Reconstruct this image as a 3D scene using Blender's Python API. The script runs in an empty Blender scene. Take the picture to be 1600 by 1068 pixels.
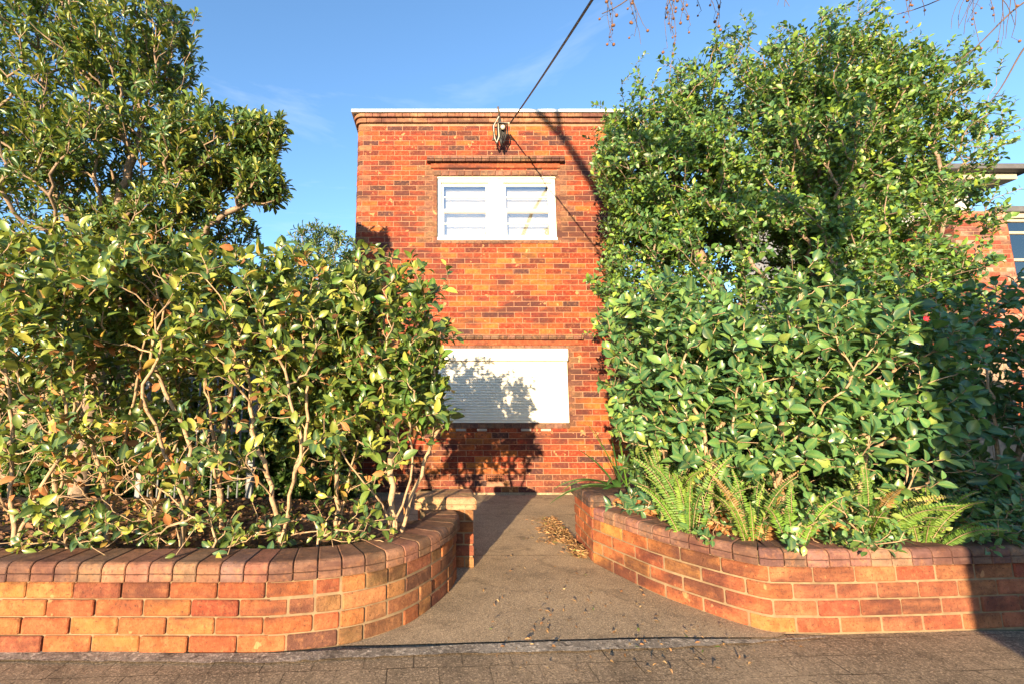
import bpy, math, random
import numpy as np
from mathutils import Vector, noise
random.seed(7); RNG = np.random.default_rng(7)
R = math.radians
scene = bpy.context.scene
COL = scene.collection

# ------------------------------------------------------------------ camera
CAMH, PITCH, F, XC, YC = 1.2, R(8.04), 711.1, 690.0, 534.0
cd = bpy.data.cameras.new('camera'); cam = bpy.data.objects.new('camera', cd); COL.objects.link(cam)
cam.location = (0, 0, CAMH); cam.rotation_euler = (math.pi/2 + PITCH, 0, 0)
cd.sensor_width = 36; cd.lens = 36*F/1600; cd.shift_x = (800-XC)/1600; cd.clip_end = 2000; cd.clip_start = .05
scene.camera = cam

def ray(px, py):
    u = (px-XC)/F; v = (YC-py)/F
    return np.array([u, math.cos(PITCH)-v*math.sin(PITCH), math.sin(PITCH)+v*math.cos(PITCH)])
def V(px, py, Y):                       # the place at distance Y seen at a picture position
    d = ray(px, py); k = Y/d[1]
    return np.array([d[0]*k, Y, CAMH+d[2]*k])
def G(px, py, z=0.0):                   # the place at height z seen at a picture position
    d = ray(px, py); k = (z-CAMH)/d[2]
    return np.array([d[0]*k, d[1]*k, z])

# ------------------------------------------------------------------ tagging
def tag(o, label=None, cat=None, group=None, kind=None):
    if label: o['label'] = label
    if cat: o['category'] = cat
    if group: o['group'] = group
    if kind: o['kind'] = kind
    return o
def thing(name, label, cat, loc=(0, 0, 0), group=None):
    o = bpy.data.objects.new(name, None); COL.objects.link(o); o.location = loc
    o.empty_display_size = .2
    return tag(o, label, cat, group)

# ------------------------------------------------------------------ mesh builder
class MB:
    def __init__(s): s.v = []; s.f = []; s.m = []; s.c = []; s.smooth = []
    def add(s, verts, faces, mat=0, col=(1, 1, 1, 1), smooth=False):
        b = len(s.v); s.v += [tuple(map(float, p)) for p in verts]; s.c += [col]*len(verts)
        for f in faces: s.f.append([i+b for i in f]); s.m.append(mat); s.smooth.append(smooth)
    def box(s, a, b, mat=0, col=(1, 1, 1, 1), bev=0.0):
        x0, y0, z0 = a; x1, y1, z1 = b
        if bev <= 0:
            vs = [(x0,y0,z0),(x1,y0,z0),(x1,y1,z0),(x0,y1,z0),(x0,y0,z1),(x1,y0,z1),(x1,y1,z1),(x0,y1,z1)]
            s.add(vs, [(0,3,2,1),(4,5,6,7),(0,1,5,4),(1,2,6,5),(2,3,7,6),(3,0,4,7)], mat, col); return
        e = min(bev, (x1-x0)/2.1, (y1-y0)/2.1, (z1-z0)/2.1)
        X, Y, Z = (x0, x1), (y0, y1), (z0, z1); vs = []; idx = {}
        for i in (0, 1):
            for j in (0, 1):
                for k in (0, 1):
                    sx, sy, sz = (1-2*i)*e, (1-2*j)*e, (1-2*k)*e
                    for ax, p in enumerate(((X[i], Y[j]+sy, Z[k]+sz), (X[i]+sx, Y[j], Z[k]+sz), (X[i]+sx, Y[j]+sy, Z[k]))):
                        idx[(i, j, k, ax)] = len(vs); vs.append(p)
        fs = []
        q = ((0, 0), (1, 0), (1, 1), (0, 1))
        for t in (0, 1):
            fs.append([idx[(t, a_, b_, 0)] for a_, b_ in q]); fs.append([idx[(a_, t, b_, 1)] for a_, b_ in q]); fs.append([idx[(a_, b_, t, 2)] for a_, b_ in q])
        for a_ in (0, 1):
            for b_ in (0, 1):
                fs.append([idx[(a_, b_, 0, 0)], idx[(a_, b_, 0, 1)], idx[(a_, b_, 1, 1)], idx[(a_, b_, 1, 0)]])
                fs.append([idx[(a_, 0, b_, 0)], idx[(a_, 0, b_, 2)], idx[(a_, 1, b_, 2)], idx[(a_, 1, b_, 0)]])
                fs.append([idx[(0, a_, b_, 1)], idx[(0, a_, b_, 2)], idx[(1, a_, b_, 2)], idx[(1, a_, b_, 1)]])
                for c_ in (0, 1): fs.append([idx[(a_, b_, c_, 0)], idx[(a_, b_, c_, 1)], idx[(a_, b_, c_, 2)]])
        s.add(vs, fs, mat, col)
    def tube(s, pts, rad, n=6, mat=0, col=(1, 1, 1, 1), cap=True):
        pts = np.asarray(pts, float); k = len(pts)
        rad = np.broadcast_to(np.asarray(rad, float), (k,))
        t = np.gradient(pts, axis=0); t /= np.linalg.norm(t, axis=1)[:, None]+1e-9
        ref = np.array([.13, .27, 1.]) if abs(t[0][2]) < .9 else np.array([1., .2, .1])
        a = np.cross(t, ref); a /= np.linalg.norm(a, axis=1)[:, None]+1e-9
        for i in range(1, k):
            if a[i] @ a[i-1] < 0: a[i] = -a[i]
        b = np.cross(t, a)
        an = np.arange(n)*2*math.pi/n
        ring = pts[:, None, :] + rad[:, None, None]*(np.cos(an)[None, :, None]*a[:, None, :]+np.sin(an)[None, :, None]*b[:, None, :])
        fs = []
        for i in range(k-1):
            for j in range(n):
                j2 = (j+1) % n; fs.append((i*n+j, i*n+j2, (i+1)*n+j2, (i+1)*n+j))
        if cap: fs.append(tuple(range(n))[::-1]); fs.append(tuple((k-1)*n+j for j in range(n)))
        s.add(ring.reshape(-1, 3), fs, mat, col, True)
    def build(s, name, mats, parent=None, fix=True):
        me = bpy.data.meshes.new(name); off = np.zeros(3)
        if parent is not None: off = np.array(parent.location)
        vv = np.array(s.v)-off
        me.from_pydata(vv.tolist(), [], s.f)
        for m in (mats if isinstance(mats, (list, tuple)) else [mats]): me.materials.append(m)
        me.polygons.foreach_set('material_index', s.m); me.polygons.foreach_set('use_smooth', s.smooth)
        ca = me.color_attributes.new('Col', 'FLOAT_COLOR', 'POINT'); ca.data.foreach_set('color', np.array(s.c, dtype=np.float32).ravel())
        if fix:
            import bmesh
            bm = bmesh.new(); bm.from_mesh(me); bmesh.ops.recalc_face_normals(bm, faces=bm.faces); bm.to_mesh(me); bm.free()
        o = bpy.data.objects.new(name, me); COL.objects.link(o)
        if parent is not None: o.parent = parent
        return o

# ------------------------------------------------------------------ materials
class NT:
    def __init__(s, name):
        s.mat = bpy.data.materials.new(name); s.mat.use_nodes = True; s.t = s.mat.node_tree; s.t.nodes.clear()
        s.out = s.t.nodes.new('ShaderNodeOutputMaterial'); s.b = s.n('ShaderNodeBsdfPrincipled'); s.l(s.b.outputs[0], s.out.inputs[0])
        s.co = s.n('ShaderNodeTexCoord').outputs['Object']
    def n(s, ty, **kw):
        x = s.t.nodes.new(ty)
        for k, v in kw.items(): setattr(x, k, v)
        return x
    def l(s, a, b): s.t.links.new(a, b)
    def noise(s, scale, detail=4, rough=.55, co=None, dist=0, stretch=None):
        x = s.n('ShaderNodeTexNoise'); x.inputs['Scale'].default_value = scale; x.inputs['Detail'].default_value = detail; x.inputs['Roughness'].default_value = rough; x.inputs['Distortion'].default_value = dist
        c = co or s.co
        if stretch:
            mp = s.n('ShaderNodeMapping'); mp.inputs['Scale'].default_value = stretch; s.l(c, mp.inputs[0]); c = mp.outputs[0]
        s.l(c, x.inputs['Vector']); return x.outputs[0]
    def ramp(s, fac, stops):
        x = s.n('ShaderNodeValToRGB'); e = x.color_ramp.elements
        while len(e) < len(stops): e.new(.5)
        for i, (p, c) in enumerate(stops):
            e[i].position = p; e[i].color = c if len(c) == 4 else (*c, 1)
        s.l(fac, x.inputs[0]); return x.outputs[0]
    def mr(s, fac, a, b, c=0, d=1):
        x = s.n('ShaderNodeMapRange'); s.l(fac, x.inputs[0])
        for i, v in enumerate((a, b, c, d)): x.inputs[i+1].default_value = v
        return x.outputs[0]
    def mix(s, fac, a, b, mode='MIX'):
        x = s.n('ShaderNodeMix', data_type='RGBA', blend_type=mode)
        for sock, v in ((x.inputs[0], fac), (x.inputs[6], a), (x.inputs[7], b)):
            if hasattr(v, 'links'): s.l(v, sock)
            elif isinstance(v, (int, float)): sock.default_value = v
            else: sock.default_value = (*v, 1) if len(v) == 3 else v
        return x.outputs[2]
    def math(s, op, a, b=0.):
        x = s.n('ShaderNodeMath', operation=op)
        for i, v in enumerate((a, b)):
            if hasattr(v, 'links'): s.l(v, x.inputs[i])
            else: x.inputs[i].default_value = v
        return x.outputs[0]
    def bump(s, h, strength=.5, dist=.01, prev=None):
        x = s.n('ShaderNodeBump'); x.inputs['Strength'].default_value = strength; x.inputs['Distance'].default_value = dist; s.l(h, x.inputs['Height'])
        if prev: s.l(prev, x.inputs['Normal'])
        s.l(x.outputs[0], s.b.inputs['Normal']); return x.outputs[0]
    def attr(s):
        x = s.n('ShaderNodeAttribute'); x.attribute_name = 'Col'; return x
    def base(s, v, rough=.7, spec=.5):
        if hasattr(v, 'links'): s.l(v, s.b.inputs['Base Color'])
        else: s.b.inputs['Base Color'].default_value = (*v, 1)
        s.b.inputs['Roughness'].default_value = rough; s.b.inputs['Specular IOR Level'].default_value = spec
        return s.mat

def m_brick(name, stain=.5, blot=.62, fine=60, bsc=7, bumps=.7, streak=(.7, 1, 2.2)):
    t = NT(name); a = t.attr().outputs['Color']
    c = t.mix(t.mr(t.noise(11, 6, .7), .32, .68), a, (.50, .46, .44), 'MULTIPLY')
    c = t.mix(t.mr(t.noise(26, 4, .7), .5, .75, 0, .55), c, (.44, .20, .09))
    c = t.mix(t.mr(t.noise(fine, 3, .75), .56, .68, 0, .75), c, (.06, .03, .022))
    c = t.mix(t.mr(t.noise(1.5, 5, .65, stretch=streak), .47, .62, 0, stain), c, (.055, .022, .022))
    c = t.mix(t.mr(t.noise(bsc, 3, .7, dist=.15), blot, blot+.03, 0, .5), c, (.55, .30, .14))
    h = t.math('ADD', t.noise(fine*1.5, 5, .75), t.math('MULTIPLY', t.noise(18, 3, .6), 1.5))
    t.bump(h, bumps, .006)
    return t.base(c, .85, .25)
def m_plain(name, col, rough=.6, var=.25, scale=8, bump=.15, bs=60, spec=.4, metal=0):
    t = NT(name); n = t.noise(scale, 5, .6)
    c = t.mix(t.mr(n, .3, .7), col, tuple(x*(1-var) for x in col))
    if bump: t.bump(t.noise(bs, 3), bump, .003)
    t.b.inputs['Metallic'].default_value = metal
    return t.base(c, rough, spec)
def m_leaf(name, rough=.38, trans=.22, spec=.5, tint=(1, 1, 1), vein=.35, veincol=(.30, .36, .10)):
    t = NT(name); a = t.attr()
    c = t.mix(t.math('MULTIPLY', t.math('POWER', a.outputs['Alpha'], 3.), vein), a.outputs['Color'], veincol)
    c = t.mix(t.mr(t.noise(45, 3), .35, .7, 0, .5), c, (.6, .7, .5), 'MULTIPLY')
    if tint != (1, 1, 1): c = t.mix(1., c, tint, 'MULTIPLY')
    t.base(c, rough, spec)
    tr = t.n('ShaderNodeBsdfTranslucent'); t.l(t.mix(.5, c, (.5, .6, .06)), tr.inputs[0])
    mx = t.n('ShaderNodeMixShader'); mx.inputs[0].default_value = trans; t.l(t.b.outputs[0], mx.inputs[1]); t.l(tr.outputs[0], mx.inputs[2]); t.l(mx.outputs[0], t.out.inputs[0])
    return t.mat
def m_bark(name, a, b):
    t = NT(name)
    c = t.mix(t.mr(t.noise(14, 5, .65), .35, .7), a, b)
    c = t.mix(t.mr(t.noise(40, 3, .6), .58, .7, 0, .6), c, tuple(x*.45 for x in b))
    t.bump(t.noise(90, 4), .5, .004)
    return t.base(c, .85, .2)

M = {}
M['brick'] = m_brick('facade_brick', .88, .635, 60, 6.5, .5)
M['mortar'] = m_plain('facade_mortar', (.36, .19, .125), .9, .5, 6, .4)
M['wbrick'] = m_brick('garden_brick', .8, .68, 80, 7, 1.3)
M['wmortar'] = m_plain('garden_mortar', (.25, .175, .105), .95, .45, 14, .8, 45)
M['cope'] = m_brick('coping_brick', .75, .74, 70, 6, .6)
M['white'] = m_plain('white_paint', (.82, .80, .74), .4, .06, 3, .08)
M['shutter'] = m_plain('shutter_paint', (.80, .77, .68), .45, .05, 2, 0)
M['capping'] = m_plain('metal_capping', (.8, .8, .78), .45, .1, 4, 0)
M['curtain'] = m_plain('curtain_cloth', (.58, .57, .52), .9, .15, 5, .1)
M['dark'] = m_plain('dark_interior', (.02, .018, .016), .9, .3, 5, 0)
M['cable'] = m_plain('black_cable', (.018, .018, .02), .55, .3, 20, 0)
M['iron'] = m_plain('weathered_iron', (.10, .075, .06), .6, .5, 40, .3, metal=.3)
M['ceram'] = m_plain('ceramic_insulator', (.62, .58, .48), .3, .3, 20, 0)
M['fence'] = m_plain('fence_paint', (.20, .22, .25), .5, .3, 20, .1)
M['roof'] = m_plain('roof_sheet', (.10, .10, .11), .6, .3, 4, .1)
M['timber'] = m_plain('eave_timber', (.36, .33, .29), .6, .2, 6, .1)
M['bark'] = m_bark('camellia_bark', (.42, .30, .19), (.20, .135, .085))
M['bark2'] = m_bark('grey_bark', (.30, .22, .16), (.14, .10, .08))
M['twig'] = m_bark('dark_twig', (.13, .085, .06), (.07, .05, .04))
M['leaf'] = m_leaf('camellia_leaf', .34, .20)
M['leaf2'] = m_leaf('small_leaf', .42, .22, vein=.2)
M['leaf3'] = m_leaf('tree_leaf', .36, .2, vein=.3)
M['fern'] = m_leaf('fern_leaf', .55, .35, vein=.3)
M['petal'] = m_plain('petal', (.55, .02, .05), .6, .3, 50, 0)
M['pod'] = m_plain('seed_pod', (.20, .09, .04), .8, .4, 60, .3)
M['dead'] = m_leaf('dead_leaf', .7, .15, .2, vein=.15, veincol=(.5, .35, .2))

def m_glass():
    t = NT('window_glass'); t.base((.9, .95, 1), .02); t.b.inputs['Transmission Weight'].default_value = 1; t.b.inputs['IOR'].default_value = 1.12
    lp = t.n('ShaderNodeBsdfTransparent'); gl = t.n('ShaderNodeBsdfGlossy'); gl.inputs['Roughness'].default_value = .02
    fr = t.n('ShaderNodeFresnel'); fr.inputs[0].default_value = 1.5
    mx = t.n('ShaderNodeMixShader'); t.l(t.mr(fr.outputs[0], 0, 1, .22, 1), mx.inputs[0]); t.l(lp.outputs[0], mx.inputs[1]); t.l(gl.outputs[0], mx.inputs[2]); t.l(mx.outputs[0], t.out.inputs[0])
    return t.mat
M['glass'] = m_glass()

def m_ground(name, a, b, joints=None, agg=160, spot=.6):
    t = NT(name)
    c = t.mix(t.mr(t.noise(1.6, 5, .6), .3, .7), a, b)
    c = t.mix(t.mr(t.noise(agg, 3, .7), .5, .68, 0, .7), c, tuple(min(1, x*2.2) for x in a))
    c = t.mix(t.mr(t.noise(agg*.7, 2, .6), .55, .7, 0, .7), c, tuple(x*.3 for x in b))
    c = t.mix(t.mr(t.noise(3.5, 5, .7, dist=1), .52, .7, 0, spot), c, tuple(x*.45 for x in b))
    h = t.noise(agg, 4, .75)
    if joints:
        jf = joints(t); c = t.mix(t.math('MULTIPLY', jf, t.mr(t.noise(3, 3), .4, .65, .15, .9)), c, tuple(x*.25 for x in b)); h = t.math('SUBTRACT', h, t.math('MULTIPLY', jf, 1.5))
    t.bump(h, 1., .009)
    return t.base(c, .9, .25)
def path_joints(t):
    sp = t.n('ShaderNodeSeparateXYZ'); t.l(t.co, sp.inputs[0]); out = None
    wob = t.math('MULTIPLY', t.noise(12, 2), .01)
    for y in (G(800, 803)[1], G(800, 867)[1], 5.95):
        d = t.math('ABSOLUTE', t.math('SUBTRACT', t.math('ADD', sp.outputs[1], wob), y+.005)); j = t.mr(d, .004, .008, 1, 0)
        out = j if out is None else t.math('MAXIMUM', out, j)
    return out
def paver_joints(t):
    bt = t.n('ShaderNodeTexBrick'); mp = t.n('ShaderNodeMapping'); mp.inputs['Rotation'].default_value = (0, 0, R(-3)); t.l(t.co, mp.inputs[0])
    nz = t.noise(6, 2); vm = t.n('ShaderNodeVectorMath', operation='MULTIPLY_ADD'); t.l(nz, vm.inputs[0]); vm.inputs[1].default_value = (.02, .02, 0); t.l(mp.outputs[0], vm.inputs[2])
    t.l(vm.outputs[0], bt.inputs[0]); bt.inputs['Scale'].default_value = 1; bt.inputs['Mortar Size'].default_value = .003; bt.inputs['Brick Width'].default_value = .235; bt.inputs['Row Height'].default_value = .155
    bt.inputs['Mortar Smooth'].default_value = .2
    return bt.outputs['Fac']
M['path'] = m_ground('concrete_path', (.44, .335, .22), (.23, .18, .125), path_joints)
M['paver'] = m_ground('asphalt_pavers', (.34, .255, .17), (.15, .115, .08), paver_joints, 120)
M['strip'] = m_ground('pale_kerb_concrete', (.34, .30, .25), (.13, .11, .09), None, 60, 1.)
M['earth'] = m_ground('bark_mulch', (.10, .06, .04), (.05, .032, .022), None, 45)
M['far'] = m_ground('far_ground', (.08, .09, .04), (.05, .06, .03), None, 8)

# ------------------------------------------------------------------ setting: ground, path, footpath
def sheet(name, pts, z, mat, kind='structure', th=0):
    mb = MB(); n = len(pts); top = [(p[0], p[1], z) for p in pts]
    if th: mb.add(top+[(p[0], p[1], z-th) for p in pts], [tuple(range(n))]+[(i, (i+1) % n, n+(i+1) % n, n+i) for i in range(n)])
    else: mb.add(top, [tuple(range(n))])
    return tag(mb.build(name, mat), kind=kind)
S = 600
sheet('ground', [(-S, -S), (S, -S), (S, S), (-S, S)], -.012, M['far'])
sheet('pavement', [(-14, -3.2), (16, -3.2), (16, 2.75), (-14, 2.55)], -.004, M['paver'])
sheet('path', [tuple(G(300, 1012)[:2]), tuple(G(600, 1008)[:2]), tuple(G(1010, 996)[:2]), tuple(G(1215, 996)[:2]), (2.3, 2.9), (2.3, 6.6), (-2.6, 6.6), (-2.6, 4.3), (-.4, 3.3)], .004, M['path'])
# pale strip at the edge of the path
mb = MB(); lo = [(-60, 1031), (120, 1035), (300, 1037), (430, 1036), (520, 1031), (640, 1025), (760, 1022), (900, 1018), (1060, 1012), (1200, 1004), (1290, 996)]
hi = [(-60, 1016), (120, 1019), (300, 1022), (430, 1022), (520, 1018), (640, 1013), (760, 1007), (900, 1003), (1060, 999), (1200, 1001), (1290, 995)]
def dens(pl, k=6):
    o = []
    for a, b in zip(pl[:-1], pl[1:]):
        for i in range(k): o.append((a[0]+(b[0]-a[0])*i/k, a[1]+(b[1]-a[1])*i/k))
    return o+[pl[-1]]
A = [G(x, y+random.uniform(-1.6, 1.6)) for x, y in dens(lo)]; B = [G(x, y+random.uniform(-.6, .6)) for x, y in dens(hi)]
vs = [(p[0], p[1], .0075) for p in A]+[(p[0], p[1], .0085) for p in B]+[(p[0], p[1], -.01) for p in A]; n = len(A)
mb.add(vs, [(i, i+1, n+i+1, n+i) for i in range(n-1)])
tag(mb.build('kerb_strip', M['strip']), kind='structure')

# ------------------------------------------------------------------ brick laying along a plan line
class Path:
    def __init__(s, pts, side=1):       # side=+1: outward is to the right of travel
        s.p = np.array([q[:2] for q in pts], float); d = np.diff(s.p, axis=0); L = np.linalg.norm(d, axis=1)
        s.s = np.concatenate([[0], np.cumsum(L)]); d /= L[:, None]; nn = np.stack([d[:, 1], -d[:, 0]], 1)*side
        m = np.zeros_like(s.p); m[0] = nn[0]; m[-1] = nn[-1]
        for i in range(1, len(m)-1):
            b = nn[i-1]+nn[i]; b /= np.linalg.norm(b); m[i] = b/max(.35, b @ nn[i])
        s.m = m; s.L = s.s[-1]
    def at(s, q, d):
        q = min(max(q, 0), s.L); i = min(max(np.searchsorted(s.s, q, 'right')-1, 0), len(s.p)-2)
        t = (q-s.s[i])/(s.s[i+1]-s.s[i]); a = s.p[i]+s.m[i]*d; b = s.p[i+1]+s.m[i+1]*d
        return a*(1-t)+b*t
    def inner(s, a, b): return [q for q in s.s if a+.002 < q < b-.002]

def loft(mb, path, s0, s1, prof, mat, col, c=.004, smooth=False, dz=0):
    # prof: list of (out, z); the ends are pulled back by c for a soft arris
    zmid = sum(z for _, z in prof)/len(prof); dmax = max(o for o, _ in prof)
    ss = [s0, s0+c]+path.inner(s0+c, s1-c)+[s1-c, s1]; k = len(prof); vs = []
    for j, q in enumerate(ss):
        end = j in (0, len(ss)-1)
        for o, z in prof:
            if end: o = o-c*.8 if o > dmax-.09 else o; z = z+(c*.6 if z < zmid else -c*.6)
            p = path.at(q, o); vs.append((p[0], p[1], z+dz))
    fs = []
    for j in range(len(ss)-1):
        for i in range(k-1): fs.append((j*k+i, j*k+i+1, (j+1)*k+i+1, (j+1)*k+i))
    fs.append(tuple(range(k))); fs.append(tuple((len(ss)-1)*k+i for i in range(k)))
    mb.add(vs, fs, mat, col, smooth)

def jit(c, v=.12, rr=random): k = 1+rr.uniform(-v, v); return (c[0]*k*(1+rr.uniform(-.06, .06)), c[1]*k*(1+rr.uniform(-.12, .12)), c[2]*k, 1)
def brick_prof(z0, z1, out, depth=.08, e=.004):
    return [(-depth, z0), (out-e, z0), (out, z0+e), (out, z1-e), (out-e, z1), (-depth, z1)]
def lay(mb, path, z0, rows, pitch, blen, colf, holes=(), joint=.010, depth=.07, head=None, e=.004, rough=.0025):
    H = pitch-joint
    for r in range(rows):
        za = z0+r*pitch; s = -(blen*.5 if r % 2 else 0)-random.uniform(0, .01)
        while s < path.L:
            bl = blen
            if head:
                hb = head(s);
                if hb: bl = hb if random.random() < .75 else hb*1.9
            a, b = max(s, 0)+joint/2, min(s+bl, path.L)-joint/2; s += bl
            segs = [(a, b)]
            for (ha, hb_, hz0, hz1) in holes:
                if za+H > hz0+.01 and za < hz1-.01:
                    ns = []
                    for (x, y) in segs:
                        if y <= ha or x >= hb_: ns.append((x, y)); continue
                        if x < ha: ns.append((x, min(y, ha)))
                        if y > hb_: ns.append((max(x, hb_), y))
                    segs = ns
            for (x, y) in segs:
                if y-x < .018: continue
                loft(mb, path, x, y, brick_prof(za, za+H, random.uniform(-rough, rough), depth, e), 0, colf(r, (x+y)/2, za, y-x), e)
def ribbon(mb, path, z0, z1, out, mat=1, s0=0, s1=None):
    s1 = path.L if s1 is None else s1
    ss = [s0]+path.inner(s0, s1)+[s1]; vs = []
    for q in ss:
        p = path.at(q, out); vs += [(p[0], p[1], z0), (p[0], p[1], z1)]
    mb.add(vs, [(2*i, 2*i+2, 2*i+3, 2*i+1) for i in range(len(ss)-1)], mat)

# ------------------------------------------------------------------ the brick house
FY = 6.5; HX0, HX1 = -1.30, 2.72; DEEP = 6.0
WT = 5.53
def zf(py): return V(800, py, FY)[2]
UP = (-.07, 1.735, zf(375), zf(275)); LW = (-.05, 1.79, zf(660), zf(545)-.0)
r_ = .075; arc = []
def corner(cx, cy, a0, a1, k=6): return [(cx+r_*math.cos(R(a0+(a1-a0)*i/k)), cy+r_*math.sin(R(a0+(a1-a0)*i/k))) for i in range(k+1)]
pts = [(HX0, FY+DEEP)] + corner(HX0+r_, FY+r_, 180, 270) + corner(HX1-r_, FY+r_, 270, 360) + [(HX1, FY+DEEP)]
hp = Path(pts, 1)
sF = hp.s[7]-(HX0+r_)                     # s = x + sF on the front
FR = [(.33, .055, .022), (.28, .042, .019), (.35, .065, .024), (.37, .08, .026), (.22, .038, .02), (.30, .055, .026), (.31, .05, .02), (.42, .12, .03), (.15, .035, .025)]
def fcol(r, s, z, L):
    x = s-sF; c = random.choice(FR)
    if random.random() < .09: c = (.085, .035, .035)
    g = noise.noise(Vector((x*.8, z*.8, 3)))
    if g > .12 and random.random() < .45: c = random.choice([(.45, .12, .03), (.44, .15, .035)])  # clusters of orange bricks put warm glow spots into the facade colour
    q = .11 if r % 2 else .2
    front = HX0 < x < HX1
    for (a, b, z0, z1) in (UP, LW):
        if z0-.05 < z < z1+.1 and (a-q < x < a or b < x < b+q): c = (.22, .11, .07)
    if x < HX0+.19 and front and (r % 2 == 0 or x < HX0+.1): c = (.30, .13, .075)
    if z < .2: c = tuple(.6*v+.03 for v in c)
    return jit(tuple(v*.88 for v in c[:3]), .15)
house = thing('brick_house', 'narrow two-storey red brick house with flat white roof edge behind the path', 'house', (.7, FY, 0))
mb = MB(); PITCHB = .0815
holes = [(a+sF, b+sF, z0, z1) for (a, b, z0, z1) in (UP, LW)] + [(sF+.62, sF+.86, .17, .27)]
lay(mb, hp, .03, 67, PITCHB, .238, fcol, holes, joint=.009, depth=.05, e=.003)
# mortar sheet with openings: strips
zs = sorted({-.02, WT-.005, UP[2], UP[3], LW[2], LW[3], .17, .27})
for z0, z1 in zip(zs[:-1], zs[1:]):
    cuts = [h for h in holes if h[2] < (z0+z1)/2 < h[3]]
    s = 0
    for h in cuts: ribbon(mb, hp, z0, z1, -.005, 1, s, h[0]); s = h[1]
    ribbon(mb, hp, z0, z1, -.005, 1, s)
# reveals
for (a, b, z0, z1) in (UP, LW):
    d = .16
    for x, sg in ((a, 1), (b, -1)):
        for k in range(int((z1-z0)/PITCHB)+1):
            za = z0+k*PITCHB; zb = min(za+PITCHB-.008, z1)
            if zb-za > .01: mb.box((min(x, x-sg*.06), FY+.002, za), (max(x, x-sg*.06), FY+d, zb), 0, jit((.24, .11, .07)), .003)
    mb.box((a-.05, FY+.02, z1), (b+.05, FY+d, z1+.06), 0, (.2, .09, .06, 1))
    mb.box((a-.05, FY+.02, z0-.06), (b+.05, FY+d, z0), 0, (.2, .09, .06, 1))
w = mb.build('wall', [M['brick'], M['mortar']], house)
# sills and heads of brown bricks round the openings
for (nm, a, b, z, h) in (('sill', UP[0]-.02, UP[1]+.02, UP[2]-.058, .055), ('lintel', UP[0]-.05, UP[1]+.05, UP[3]+.003, .075), ('sill', LW[0]-.02, LW[1]+.02, LW[2]-.075, .07), ('lintel', LW[0]-.05, LW[1]+.05, LW[3]+.003, .05)):
    x = a; mb = MB()
    while x < b-.02:
        x1 = min(x+.118, b); mb.box((x+.002, FY-.012, z), (x1-.004, FY+.06, z+h), 0, jit((.20, .115, .085), .25), .006); x = x1
    mb.build(nm, [M['cope']], house)
def ledge(name, x0, x1, z, h, out):
    mb = MB(); p = Path([(x0, FY), (x0, FY-.001), (x1, FY-.001), (x1, FY)][1:3], 1); s = 0
    prof = [(-.03, z), (out*.8, z), (out*.86, z+h*.3), (out, z+h*.33)]+[(out-.4*h*(1-math.cos(R(a))), z+h*.55+h*.4*math.sin(R(a))) for a in (0, 30, 60, 90)]+[(-.03, z+h)]
    while s < p.L-.01:
        e = min(s+.118, p.L); loft(mb, p, s+.003, e-.003, prof, 0, jit((.17, .10, .075), .3), .004, False); s = e
    mb.box((x0+.06, FY-.022, z-.079), (x1-.06, FY+.02, z-.002), 0, (.28, .075, .035, 1), .003)
    return mb.build(name, [M['cope']], house)
ledge('ledge', -.225, 1.86, zf(256), .085, .10)
ledge('ledge', -.36, 2.03, zf(531), .06, .085)
# cornice and metal capping
mb = MB()
for (z, h, out, L_, c) in ((WT-.005, .075, .035, .235, (.33, .17, .11)), (WT+.073, .065, .062, .115, (.30, .15, .10))):
    s = 0; prof = [(-.06, z), (out-.004, z), (out, z+.005), (out, z+h-.02), (out-.006, z+h-.006), (out-.02, z+h-.003), (-.06, z+h-.003)]
    while s < hp.L:
        e = min(s+L_, hp.L); loft(mb, hp, s+.002, e-.003, prof, 0, jit(c, .2), .003); s = e
mb.build('cornice', [M['cope']], house)
mb = MB(); zc_ = WT+.142
cap = Path([(HX0-.0, FY+DEEP+.0), (HX0, FY), (HX1, FY), (HX1, FY+DEEP)], 1); prof = [(-.2, zc_), (.07, zc_), (.08, zc_-.010), (.085, zc_-.010), (.085, zc_+.036), (.075, zc_+.042), (-.2, zc_+.042)]
loft(mb, cap, 0, cap.L, prof, 0, (1, 1, 1, 1), .002)
mb.build('roof_edge', M['capping'], house)
mb = MB(); mb.box((HX0+.15, FY+.15, zc_+.0), (HX1-.15, FY+DEEP, zc_+.03)); mb.build('roof', M['roof'], house)
mb = MB(); mb.box((HX0+.12, FY+.3, 0), (HX1-.12, FY+DEEP-.1, WT)); mb.build('inner_lining', M['dark'], house)
mb = MB(); mb.box((HX0-.02, FY-.02, -.01), (HX1+.02, FY+.03, .028), bev=.006); mb.build('footing', M['path'], house)

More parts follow.
